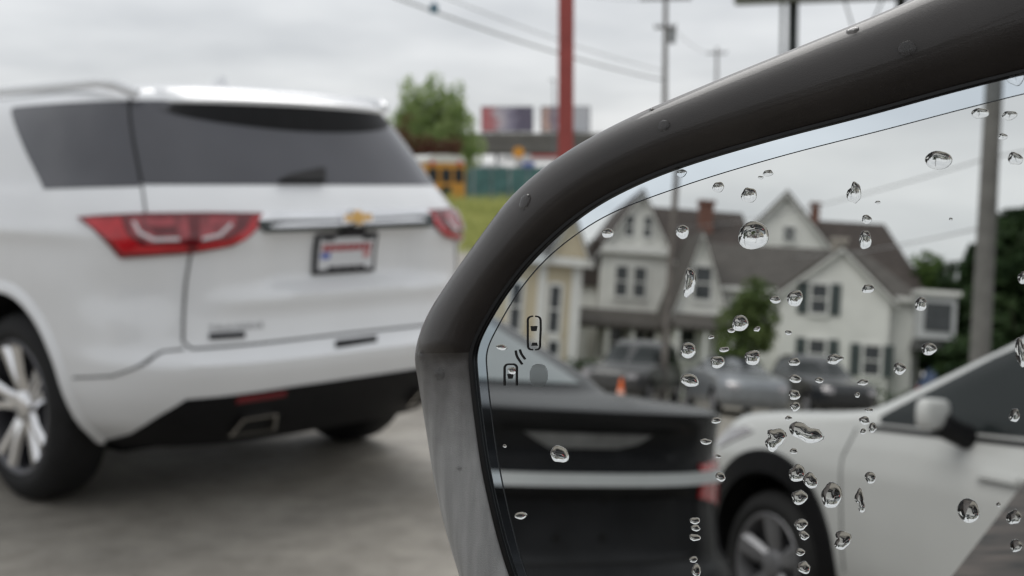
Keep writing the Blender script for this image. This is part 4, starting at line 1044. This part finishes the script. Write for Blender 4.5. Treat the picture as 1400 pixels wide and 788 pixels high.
def house_cream():
    fr = MFrame(740, 40, R(12)); t = empty('cream_house', fr.O); tag(t, 'cream house with white corner boards at the left of the mirror', 'house')
    U, Z = fr.u, fr.z
    gable(t, fr, U(560), U(790), 0, 8, Z(352), Z(296), 'u', M['siding_cream'], M['shingle_grey'], .3)
    for (a, b) in ((729, 741), (776, 790)): MB(fr).box((U(a), -.06, -.03), (U(b), -.003, Z(352))).build('corner_board', M['trim_white'], t)
    MB(fr).box((U(560), -.12, Z(358)), (U(792), -.003, Z(346))).build('frieze_board', M['trim_white'], t)
    for (px, y) in ((754, 422), (700, 422), (640, 422)): window(t, fr, U(px), Z(y), .34, 1.5, 0)
    window(t, fr, U(756), Z(485), .34, .9, 0)
    gable(t, fr, U(742), U(792), -.3, 3, Z(345), Z(285), 'v', M['siding_cream'], M['shingle_grey'], .15, z0=Z(350))
house_cream()

# ---- planting and poles in the reflection
M['leaf_garden'] = leaf_mat('leaf_garden', (.06, .10, .03), (.17, .22, .08))
tree('garden_tree', 'small light green garden tree in front of the shuttered house in the mirror', 'tree', MFrame(1022, 39.5), 3.7, 2.5, 2.2, M['leaf_garden'], 4200, .11, .07, 21, None, .2)
tree('street_tree', 'mid green tree behind the end of the shuttered house in the mirror', 'tree', MFrame(1255, 62), 7.6, 4.6, 4, M['leaf_green'], 3200, .2, .18, 22)
tree('dark_tree', 'dense dark tree right of the big grey pole in the mirror', 'tree', MFrame(1392, 46), 7.4, 5.8, 5, M['leaf_dark'], 14000, .25, .2, 27, None, .08)
tree('dark_tree', 'dark tree left of the big grey pole beside the house in the mirror', 'tree', MFrame(1306, 52), 5.6, 3.6, 4, M['leaf_dark'], 5200, .22, .16, 24, None, .1)
tree('back_tree', 'green tree between the cream house and the Victorian house in the mirror', 'tree', MFrame(806, 58), 7.6, 2.6, 3, M['leaf_green'], 1800, .18, .16, 25)
def shrub(px, rng, w, h, material, label, seed, group=None):
    fr = MFrame(px, rng); t = empty('shrub', fr.O); tag(t, label, 'shrub', group)
    rnd = random.Random(seed); st = MB()
    for k in range(4): st.tube([(rnd.uniform(-.1, .1), 0, -.03), (rnd.uniform(-.3, .3)*w, rnd.uniform(-.2, .2), h*.7)], [.03, .012], 6)
    st.build('stem', M['bark'], t, True)
    foliage('leaves', [(tuple(fr.p(rnd.uniform(-.3, .3)*w, rnd.uniform(-.2, .2), h*rnd.uniform(.35, .65))), (w*.3, .45, h*.36)) for _ in range(6)], 900, .07, material, t, seed)
shrub(826, 40, 1.6, 1.2, M['leaf_green'], 'round green shrub beside the Victorian porch in the mirror', 31)
shrub(855, 39, 1.2, 1.0, M['leaf_red'], 'brownish shrub above the orange cone in the mirror', 32)
shrub(795, 38.5, 1.4, 1.1, M['leaf_dark'], 'dark shrub at the foot of the cream house in the mirror', 33)
def hedge():
    fr = MFrame(1160, 40.5, R(6)); t = empty('hedge', fr.O); tag(t, 'low dark green hedge under the shuttered windows in the mirror', 'hedge')
    blobs = [(tuple(fr.p(-3.2+k*.42, random.uniform(-.1, .1), random.uniform(.3, .5))), (.42, .42, random.uniform(.38, .55))) for k in range(24)]
    foliage('leaves', blobs, 5200, .075, M['leaf_dark'], t, 41)
    st = MB(fr)
    for k in range(12): st.tube([(-3.1+k*.8, 0, -.03), (-3.1+k*.8, 0, .5)], .03, 6)
    st.build('stems', M['bark'], t, True)
hedge()
def lawn():
    fr = MFrame(1060, 42, R(6))
    m = MB(fr); m.box((-16, -3.2, -.05), (18, 26, .02)); g = m.build('front_lawn', mat('lawn_green', (.07, .10, .03), .9, var=.3, scale=1.2), None); g.location = fr.O
    tag(g, 'green front lawns before the houses in the reflection', None, None, 'structure')
    m = MB(fr); m.box((-16, -4.9, -.05), (18, -3.35, .10)); k = m.build('pavement', mat('pavement_grey', (.30, .29, .27), .85, var=.1, scale=2), None); k.location = fr.O
    tag(k, 'pale concrete pavement with its kerb in front of the lawns', None, None, 'structure')
lawn()
fg = MFrame(1338, 21); t = empty('concrete_pole', fg.O); tag(t, 'thick grey pole standing behind the white crossover in the mirror', 'pole')
MB(fg).tube([(0, 0, -.1), (0, 0, 5), (0, 0, 11)], [.165, .14, .12], 16).build('post', mat('pole_grey', (.14, .137, .13), .8, var=.15, scale=4), t, True)
MB(fg).tube([(0, 0, .0), (0, 0, .12)], .24, 16).build('base', M['steel_grey'], t, True)
fu = MFrame(909, 34)
upole(fu, 10.5, 'wooden utility pole in front of the Victorian house in the mirror', [(9.8, 1.1)], .10)
def mp(px, y, rng): f = MFrame(px, rng); return Vector((f.O.x, f.O.y, f.z(y, px)))
wire('wire passing left of the big grey pole in the mirror, upper of two', mp(1342, 232, 21), mp(912, 312, 44), .25, .012)
wire('wire running right from the big grey pole in the mirror', mp(1342, 232, 21), mp(1520, 190, 18), .1, .012)
wire('wire passing left of the big grey pole in the mirror, lower of two', mp(1342, 322, 21), mp(1060, 352, 52), .2, .014)

# ------------------------------------------------------------------ the wing mirror in front of the camera
def crom(pts, per, closed=False):
    out = []; n = len(pts)
    rng = range(n) if closed else range(n-1)
    for i in rng:
        p = [pts[(i+k) % n] if closed else pts[min(max(i+k, 0), n-1)] for k in (-1, 0, 1, 2)]
        for j in range(per):
            t = j/per
            out.append(tuple(.5*((2*p[1][d])+(-p[0][d]+p[2][d])*t+(2*p[0][d]-5*p[1][d]+4*p[2][d]-p[3][d])*t*t+(-p[0][d]+3*p[1][d]-3*p[2][d]+p[3][d])*t**3) for d in range(len(p[0]))))
    if not closed: out.append(tuple(pts[-1]))
    return out
# glass edge and outer edge of the housing, in pairs, all the way round (the right end lies outside the picture)
RIM = [(700, 788, 628, 788), (681, 725, 610, 728), (663, 645, 594, 660), (652, 570, 582, 585), (646, 515, 572, 524), (645.5, 482, 567.5, 484), (658, 449, 580, 440), (690, 397, 606, 395),
       (732, 346, 646, 338), (790, 295, 700, 268), (850, 259, 765, 214), (930, 226, 850, 166), (1050, 190, 960, 118), (1180, 156, 1080, 69), (1300, 123, 1200, 20), (1400, 98, 1292, -20),
       (1500, 76, 1400, -62), (1610, 66, 1560, -105), (1690, 110, 1740, -60), (1730, 260, 1830, 220), (1715, 600, 1815, 640), (1650, 830, 1720, 920), (1400, 900, 1430, 985), (1000, 902, 985, 985), (790, 888, 735, 965), (724, 845, 650, 865)]
rim = crom(RIM, 6, True)
NR = len(rim)
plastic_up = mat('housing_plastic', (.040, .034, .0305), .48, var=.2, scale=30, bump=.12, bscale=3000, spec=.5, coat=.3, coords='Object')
def wet_skylit_plastic():
    m = mat('housing_skylit', (.40, .398, .39), .55, var=.17, scale=60, bump=.22, bscale=3200, spec=.5)  # housing plastic in a lighter grey, with the sky's light painted in
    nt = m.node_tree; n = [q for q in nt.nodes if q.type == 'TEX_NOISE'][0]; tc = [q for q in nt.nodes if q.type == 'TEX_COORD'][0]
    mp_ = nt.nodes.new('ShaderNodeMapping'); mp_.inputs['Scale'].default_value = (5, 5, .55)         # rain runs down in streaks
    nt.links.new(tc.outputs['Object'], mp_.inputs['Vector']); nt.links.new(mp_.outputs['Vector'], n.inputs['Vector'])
    # painted sky light: grey on the lower limb, fading to dark at the corner
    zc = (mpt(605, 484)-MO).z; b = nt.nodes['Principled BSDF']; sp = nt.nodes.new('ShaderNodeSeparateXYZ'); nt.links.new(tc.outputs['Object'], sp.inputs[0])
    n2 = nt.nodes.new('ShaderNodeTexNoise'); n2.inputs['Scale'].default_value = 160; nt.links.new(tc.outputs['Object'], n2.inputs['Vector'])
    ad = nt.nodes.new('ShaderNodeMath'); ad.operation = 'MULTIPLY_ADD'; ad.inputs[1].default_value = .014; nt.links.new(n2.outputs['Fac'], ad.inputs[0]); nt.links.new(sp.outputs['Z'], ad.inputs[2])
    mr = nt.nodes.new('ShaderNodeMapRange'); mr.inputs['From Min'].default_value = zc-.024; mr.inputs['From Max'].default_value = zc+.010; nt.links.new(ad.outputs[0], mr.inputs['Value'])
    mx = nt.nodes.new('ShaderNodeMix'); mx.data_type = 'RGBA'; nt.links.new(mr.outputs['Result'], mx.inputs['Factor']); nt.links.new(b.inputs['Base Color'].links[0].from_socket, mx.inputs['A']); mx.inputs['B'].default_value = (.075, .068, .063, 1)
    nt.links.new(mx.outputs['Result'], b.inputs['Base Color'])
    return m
gasket = mat('gasket_black', (.006, .006, .006), .35, var=.2, scale=30)
def silver(name, col, rough=.0):
    m = mat(name, col, rough, metal=1.0, var=.004, scale=30); return m
mir = empty('side_mirror', mpt(1080, 900)); MO = Vector(mir.location)
tag(mir, 'car wing mirror with dark plastic rim and raindrops, filling the right half of the picture', 'wing mirror')
def mloc(p): return Vector(p)-MO
plastic_skylit = wet_skylit_plastic()
# face of the housing: a rounded bar from the glass out to the rim, then back over the shell
def section(i):
    gx, gy, ox, oy = rim[i]
    lowpart = sstep(470, 500, oy) if ox < 760 else 0.0      # the straight lower limb is a flat facet
    out = []
    for v, a, b in ((0.0, .0006, .0006), (.05, .0016, .0012), (.12, .0026, .0018), (.24, .0044, .0024), (.40, .0057, .0028), (.56, .0060, .0030), (.70, .0054, .0030), (.82, .0039, .0028), (.91, .0019, .0020), (.97, -.0008, .0002), (1.0, -.0042, -.0030)):
        off = a*(1-lowpart)+b*lowpart
        out.append(mpt(gx+(ox-gx)*v, gy+(oy-gy)*v, off))
    cx, cy_ = 1130, 430
    for k, off in ((.99, -.010), (.965, -.025), (.91, -.042), (.80, -.058), (.6, -.070), (.3, -.076)):
        out.append(mpt(cx+(ox-cx)*k, cy_+(oy-cy_)*k, off))
    return out
secs = [section(i) for i in range(NR)]; ns = len(secs[0])
vs = [mloc(p) for s in secs for p in s]; fu_, fl_ = [], []
for i in range(NR):
    j = (i+1) % NR; oy = (rim[i][3]+rim[j][3])/2; ox = rim[i][2]
    low = oy > 484 and ox < 760
    for k in range(ns-1): (fl_ if low else fu_).append([i*ns+k, i*ns+k+1, j*ns+k+1, j*ns+k])
vs.append(mloc(mpt(1130, 430, -.077)))
for i in range(NR): fu_.append([i*ns+ns-1, len(vs)-1, ((i+1) % NR)*ns+ns-1])
def used(fs):
    ids = sorted({k for f in fs for k in f}); mp_ = {k: n for n, k in enumerate(ids)}
    return [vs[k] for k in ids], [[mp_[k] for k in f] for f in fs]
hv, hf = used(fu_); housing = mesh('housing', hv, hf, plastic_up, mir, True, 60); housing['label'] = 'dark brown-black rounded upper rim and shell'
lv, lf = used(fl_); lower = mesh('lower_limb', lv, lf, plastic_skylit, mir, True, 60); lower['label'] = 'lighter grey textured lower limb of the rim'
# black gasket between rim and glass
gv, gf = [], []
for i in range(NR):
    gx, gy, ox, oy = rim[i]; d = math.hypot(gx-ox, gy-oy); ux, uy = (gx-ox)/d, (gy-oy)/d
    gv += [mloc(mpt(gx-ux*4, gy-uy*4, .0016)), mloc(mpt(gx+ux*1, gy+uy*1, .0016)), mloc(mpt(gx+ux*3, gy+uy*3, .0011)), mloc(mpt(gx+ux*5, gy+uy*5, .0003)), mloc(mpt(gx+ux*4.6, gy+uy*4.6, -.002))]
for i in range(NR):
    j = (i+1) % NR
    for k in range(4): gf.append([i*5+k, i*5+k+1, j*5+k+1, j*5+k])
mesh('gasket', gv, gf, gasket, mir, True, 60)
# glass: a wide inner field and a narrow bluish outer band, parted by an etched line
LINE = {}
def inset(i):
    gx, gy, ox, oy = rim[i]; d = math.hypot(gx-ox, gy-oy); ux, uy = (gx-ox)/d, (gy-oy)/d
    w = 22+12*sstep(700, 1000, gx)+10*sstep(720, 690, gx) if False else (20+14*sstep(690, 900, gx))
    return gx+ux*w, gy+uy*w
ins = [inset(i) for i in range(NR)]
iv = [mloc(mpt(x, y)) for x, y in ins]+[mloc(mpt(1150, 480))]
glass = mesh('mirror_glass', iv, [[i, (i+1) % NR, NR] for i in range(NR)], silver('mirror_silver', (.86, .87, .85)), mir, recalc=False)
bv, bf = [], []
for i in range(NR):
    gx, gy, ox, oy = rim[i]; bv += [mloc(mpt(ins[i][0], ins[i][1])), mloc(mpt(gx-(2 if ox < gx else -2), gy))]
for i in range(NR):
    j = (i+1) % NR; bf.append([2*i, 2*i+1, 2*j+1, 2*j])
mesh('outer_band', bv, bf, silver('mirror_blue', (.82, .88, .92)), mir, recalc=False)
ink = mat('etched_black', (.008, .008, .008), .5, var=.1)
def ribbon(name, pts, w, material, parent, off=.00025, closed=False):
    v, f = [], []; n = len(pts)
    for i, p in enumerate(pts):
        a = pts[(i-1) % n] if closed else pts[max(i-1, 0)]; b = pts[(i+1) % n] if closed else pts[min(i+1, n-1)]
        dx, dy = b[0]-a[0], b[1]-a[1]; l = math.hypot(dx, dy) or 1; nx, ny = -dy/l*w/2, dx/l*w/2
        v += [mloc(mpt(p[0]+nx, p[1]+ny, off)), mloc(mpt(p[0]-nx, p[1]-ny, off))]
    for i in range(n if closed else n-1):
        j = (i+1) % n; f.append([2*i, 2*i+1, 2*j+1, 2*j])
    return mesh(name, v, f, material, parent, recalc=False)
ribbon('etched_line', ins, 1.1, mat('etched_grey', (.05, .055, .06), .5, var=.1), glass, .0002, True)
def arc(cx, cy_, r, a0, a1, n=8): return [(cx+r*math.cos(R(a0+(a1-a0)*k/(n-1))), cy_+r*math.sin(R(a0+(a1-a0)*k/(n-1)))) for k in range(n)]
def poly(name, pts, parent, material=None, off=.00025):
    return mesh(name, [mloc(mpt(x, y, off)) for x, y in pts], [list(range(len(pts)))], material or ink, parent, recalc=False)
W_ = 2.0
# symbol of the car ahead: rounded outline broken at both ends, two screens
left = [(728, 432.5), (725, 433)]+arc(726, 438, 5, 235, 180, 4)+[(721, 450), (721, 466)]+arc(725.5, 474, 4.2, 180, 100, 4)+[(728, 478.5)]
ic = ribbon('car_symbol', left, W_, ink, glass)
ribbon('car_symbol', [(731.5, 432.5), (734, 433)]+arc(733.5, 438, 5, 305, 360, 4)+[(738.7, 450), (738, 466)]+arc(733.5, 474, 4.2, 0, 80, 4)+[(731.5, 478.5)], W_, ink, glass)
poly('car_symbol', [(725, 446), (734, 446), (732.6, 453), (726.4, 453)], glass); poly('car_symbol', [(727.6, 468.6), (733, 468.6), (734.6, 473), (726.2, 473)], glass)
ribbon('warning_arc', crom([(704.5, 479.5), (706.5, 488), (713.5, 498.5)], 6), 2.5, ink, glass); ribbon('warning_arc', crom([(710, 478), (712.5, 484.5), (717.5, 491.5)], 6), 2.5, ink, glass)
ribbon('car_symbol', [(689.3, 527.5), (689.3, 505)]+arc(694.5, 503.5, 5.2, 190, 270, 5)+[(700, 498.3)]+arc(701, 503.5, 5.2, 270, 350, 5)+[(706, 527.5)], W_+.4, ink, glass)
poly('car_symbol', [(693, 511.5), (701.5, 511.5), (699.8, 518), (694.8, 518)], glass)
dotm = mat('dot_grey', (.22, .24, .24), .5, var=.1)
dots = MB(); dv, df = [], []
for a in range(-9, 10):
    for b in range(-11, 12):
        x, y = 736+a*1.42, 513.5+b*1.5
        if ((x-736)/12.6)**2+((y-513.5)/16.4)**2 < 1:
            k = len(dv); dv += [mloc(mpt(x+dx, y+dy, .00022)) for dx, dy in ((-.5, -.5), (.5, -.5), (.5, .5), (-.5, .5))]; df.append([k, k+1, k+2, k+3])
dm = mesh('lamp_dots', dv, df, dotm, glass, recalc=False); dm['kind'] = 'stuff'

# ------------------------------------------------------------------ raindrops
def water():
    m = bpy.data.materials.new('water'); m.use_nodes = True; nt = m.node_tree; nt.nodes.clear()
    o = nt.nodes.new('ShaderNodeOutputMaterial'); g = nt.nodes.new('ShaderNodeBsdfGlass'); g.inputs['IOR'].default_value = 1.333; g.inputs['Roughness'].default_value = 0.0
    tc = nt.nodes.new('ShaderNodeTexCoord'); n = nt.nodes.new('ShaderNodeTexNoise'); n.inputs['Scale'].default_value = 260; nt.links.new(tc.outputs['Object'], n.inputs['Vector'])
    b = nt.nodes.new('ShaderNodeBump'); b.inputs['Strength'].default_value = .12; b.inputs['Distance'].default_value = .001
    nt.links.new(n.outputs['Fac'], b.inputs['Height']); nt.links.new(b.outputs['Normal'], g.inputs['Normal']); nt.links.new(g.outputs[0], o.inputs['Surface'])
    return m
M['water'] = water()
E1 = (mpt(1100, 450)-mpt(1000, 450)).normalized(); E2 = MN.cross(E1).normalized()
if E2.z < 0: E2 = -E2
def drop_mesh(rx, ry, seed, ragged=.06, hgt=.62):
    rnd = random.Random(seed); vs, fs = [], []; n = 22
    ph = [rnd.uniform(0, 6.28) for _ in range(5)]; am = [ragged*rnd.uniform(.3, 1)/(k*.7+1) for k in range(5)]
    r0 = math.sqrt(rx*ry)
    prof = [(1.0, 0), (1.03, .18), (1.0, .38), (.90, .60), (.74, .78), (.52, .91), (.27, .98)]
    for (q, z) in prof:
        for k in range(n):
            t = 2*math.pi*k/n; w = 1+sum(am[j]*math.sin((j+2)*t+ph[j]) for j in range(5))
            sag = -.10*ry*z                                   # a hanging drop is fullest low down
            vs.append((rx*q*w*math.cos(t), ry*q*w*math.sin(t)+sag, z*r0*hgt*2*.62))
    vs.append((0, -.10*ry, r0*hgt*1.24))
    for i in range(len(prof)-1):
        for k in range(n): fs.append([i*n+k, i*n+(k+1) % n, (i+1)*n+(k+1) % n, (i+1)*n+k])
    top = (len(prof)-1)*n
    for k in range(n): fs.append([top+k, top+(k+1) % n, len(vs)-1])
    return vs, fs
def put_drop(px, py, w, h, label, seed, group, org=None, axes=None, ragged=.06, name='raindrop', hgt=.42):
    p = org if org is not None else mpt(px, py, .00003)
    e1, e2, e3 = axes if axes else (E1, E2, MN)
    m = (mpt(px+1, py)-mpt(px, py)).length
    mv = (mpt(px, py+1)-mpt(px, py)).length
    v, f = drop_mesh(w*m/2*.97, h*mv/2*.97, seed, ragged, hgt)
    o = mesh(name, [e1*a+e2*b+e3*c for a, b, c in v], f, M['water'], None, True, 180, recalc=False)
    me = o.data; bm = bmesh.new(); bm.from_mesh(me); bmesh.ops.recalc_face_normals(bm, faces=bm.faces)
    bm.faces.ensure_lookup_table()
    if sum(fc.normal.dot(e3)*fc.calc_area() for fc in bm.faces) < 0: bmesh.ops.reverse_faces(bm, faces=bm.faces)
    bm.to_mesh(me); bm.free()
    o.location = p
    return tag(o, label, 'raindrop', group)
BIG = [
 (1030, 322, 40, 40, 'largest round raindrop on the mirror, over the tall gable', .05), (1283, 219, 38, 25, 'wide flat raindrop on the mirror over empty grey sky', .05), (1168, 264, 17, 31, 'tall narrow raindrop on the mirror over the sky', .25),
 (1183, 328, 17, 26, 'oval raindrop on the mirror over the dark roof end', .08), (1087, 408, 22, 22, 'round raindrop on the mirror at the upper shuttered window', .08), (943, 386, 17, 34, 'ragged tall raindrop on the mirror over the narrow steep gable', .3),
 (933, 317, 18, 19, 'raindrop on the mirror over the brown Victorian roof', .08), (1024, 267, 20, 22, 'raindrop on the mirror beside the brick chimney', .12), (982, 256, 15, 15, 'raindrop on the mirror above the brick chimney', .12), (831, 319, 15, 14, 'raindrop on the mirror over the Victorian front gable', .08),
 (1012, 442, 22, 22, 'raindrop on the mirror over the small garden tree', .08), (941, 479, 21, 21, 'raindrop on the mirror above the silver parked car', .08), (943, 520, 24, 18, 'double-looking raindrop on the mirror over the silver parked car', .12), (1029, 489, 21, 21, 'raindrop on the mirror at the foot of the garden tree', .1),
 (981, 495, 18, 18, 'raindrop on the mirror between silver car and garden tree', .12), (1141, 491, 23, 13, 'flat raindrop on the mirror between the lower shuttered windows', .15), (1259, 416, 17, 18, 'raindrop on the mirror over the bay window', .12), (1270, 477, 20, 18, 'raindrop on the mirror above the crossover windscreen pillar', .1), (1230, 504, 18, 16, 'raindrop on the mirror over the dark blue parked car', .1),
 (1060, 600, 28, 28, 'ragged dark raindrop on the mirror over the crossover wing, left one', .32), (1102, 592, 46, 24, 'long ragged raindrop on the mirror over the crossover wing', .28), (1090, 647, 21, 25, 'raindrop on the mirror at the top of the wheel arch', .12), (1108, 657, 20, 21, 'raindrop on the mirror touching the one at the wheel arch top', .12),
 (1093, 680, 21, 20, 'raindrop on the mirror inside the dark wheel arch', .14), (1137, 677, 28, 35, 'biggest raindrop on the mirror over the tyre, pear-shaped', .08), (1152, 738, 23, 25, 'angular raindrop on the mirror low on the tyre', .25), (1324, 698, 30, 33, 'large round raindrop on the mirror over the crossover door', .06),
 (1386, 707, 20, 20, 'raindrop on the mirror over the own door reflection, upper one', .12), (1389, 746, 17, 17, 'raindrop on the mirror over the own door reflection, lower one', .12), (1176, 684, 13, 27, 'slanting raindrop on the mirror along the door joint', .3), (1340, 155, 25, 14, 'flat raindrop on the mirror on the big grey pole', .1),
 (1388, 103, 24, 30, 'large raindrop on the mirror in the top right corner', .1), (1388, 217, 20, 18, 'raindrop on the mirror right of the big grey pole', .12), (765, 621, 24, 23, 'raindrop on the mirror over the black boot lid above the chrome bar', .1), (1396, 482, 16, 38, 'tall raindrop on the mirror at the crossover door frame', .2)]
SMALL = [(1185, 300, 14, 12), (1060, 410, 14, 11), (1050, 237, 14, 9), (932, 237, 13, 11), (1187, 395, 16, 13), (1086, 495, 15, 12), (1087, 518, 16, 12), (1086, 540, 16, 14), (1087, 556, 12, 14), (1095, 717, 17, 16), (1099, 732, 14, 12), (1094, 755, 13, 10), (1099, 776, 18, 16),
 (1190, 653, 15, 16), (1380, 158, 20, 13), (1371, 187, 13, 9), (712, 705, 16, 10), (686, 475, 14, 8), (701, 507, 14, 9), (950, 712, 13, 10), (951, 722, 12, 9), (950, 735, 14, 10), (948, 765, 12, 8), (952, 780, 13, 17), (985, 652, 14, 12), (965, 604, 16, 8), (979, 575, 13, 9),
 (1188, 561, 12, 6), (1182, 575, 15, 11), (1193, 585, 11, 13), (1180, 590, 8, 8), (1078, 572, 10, 6), (1085, 617, 10, 8), (982, 624, 8, 5), (1387, 568, 15, 18), (1398, 380, 12, 18), (1035, 450, 9, 7), (1000, 452, 10, 7), (972, 461, 8, 6), (990, 478, 13, 8), (1078, 455, 9, 7), (1120, 520, 12, 8), (1180, 523, 14, 9), (1200, 277, 7, 5), (1040, 243, 7, 5), (1172, 540, 8, 7), (690, 610, 5, 4), (1300, 300, 5, 5), (1365, 690, 6, 6)]
for i, (x, y, w, h, lb, rg) in enumerate(BIG): put_drop(x, y, w, h, lb, 100+i, 'raindrops on the mirror glass', ragged=rg)
_seen = {}
for i, (x, y, w, h) in enumerate(SMALL):
    bx, by, _, _, lb, _ = min(BIG, key=lambda b: math.hypot(b[0]-x, b[1]-y))
    way = ('right of' if x > bx else 'left of') if abs(x-bx) > abs(y-by) else ('below' if y > by else 'above')
    k = (way, lb); _seen[k] = _seen.get(k, 0)+1
    put_drop(x, y, w, h, 'tiny raindrop '+('', 'further ', 'still further ', 'yet further ', 'fifth ', 'sixth ', 'seventh ')[_seen[k]-1]+way+' the '+lb.replace(' on the mirror', ''), 300+i, 'tiny raindrops on the mirror glass', ragged=.12)
# drops on the plastic rim
verts_w = [v+MO for v in vs]; bvh = BVHTree.FromPolygons(verts_w, fu_+fl_)
def rim_drop(x, y, w, h, label, seed, hg=.3):
    d = ray(x, y); hit = bvh.ray_cast(CAM, d)
    if hit[0] is None: return
    n = hit[1] if hit[1].dot(d) < 0 else -hit[1]
    e2 = (Vector((0, 0, 1))-n*n.z).normalized(); e1 = e2.cross(n).normalized()
    put_drop(x, y, w, h, label, seed, 'drops on the plastic rim', org=hit[0]+n*.00004, axes=(e1, e2, n), hgt=hg)
for i, (x, y, w, h, lb) in enumerate(((718, 276, 17, 22, 'faint round drop on the dark rim beside the green bank'), (601, 511, 13, 15, 'small drop on the grey lower limb of the rim'), (576, 487, 11, 15, 'drop at the corner where the two rim halves meet'), (908, 172, 16, 16, 'faint round drop on the dark rim below the utility pole'),
    (1166, 42, 20, 15, 'drop on top of the dark rim below the big billboard'), (580, 577, 7, 13, 'bright drop hanging on the outer edge of the grey limb'), (1240, 66, 26, 20, 'faint large drop on the upper rim at the right'), (628, 640, 6, 6, 'tiny drop on the middle of the grey lower limb'), (890, 150, 14, 7, 'flat drop on the rim top edge left of the utility pole'))):
    rim_drop(x, y, w, h, lb, 500+i)
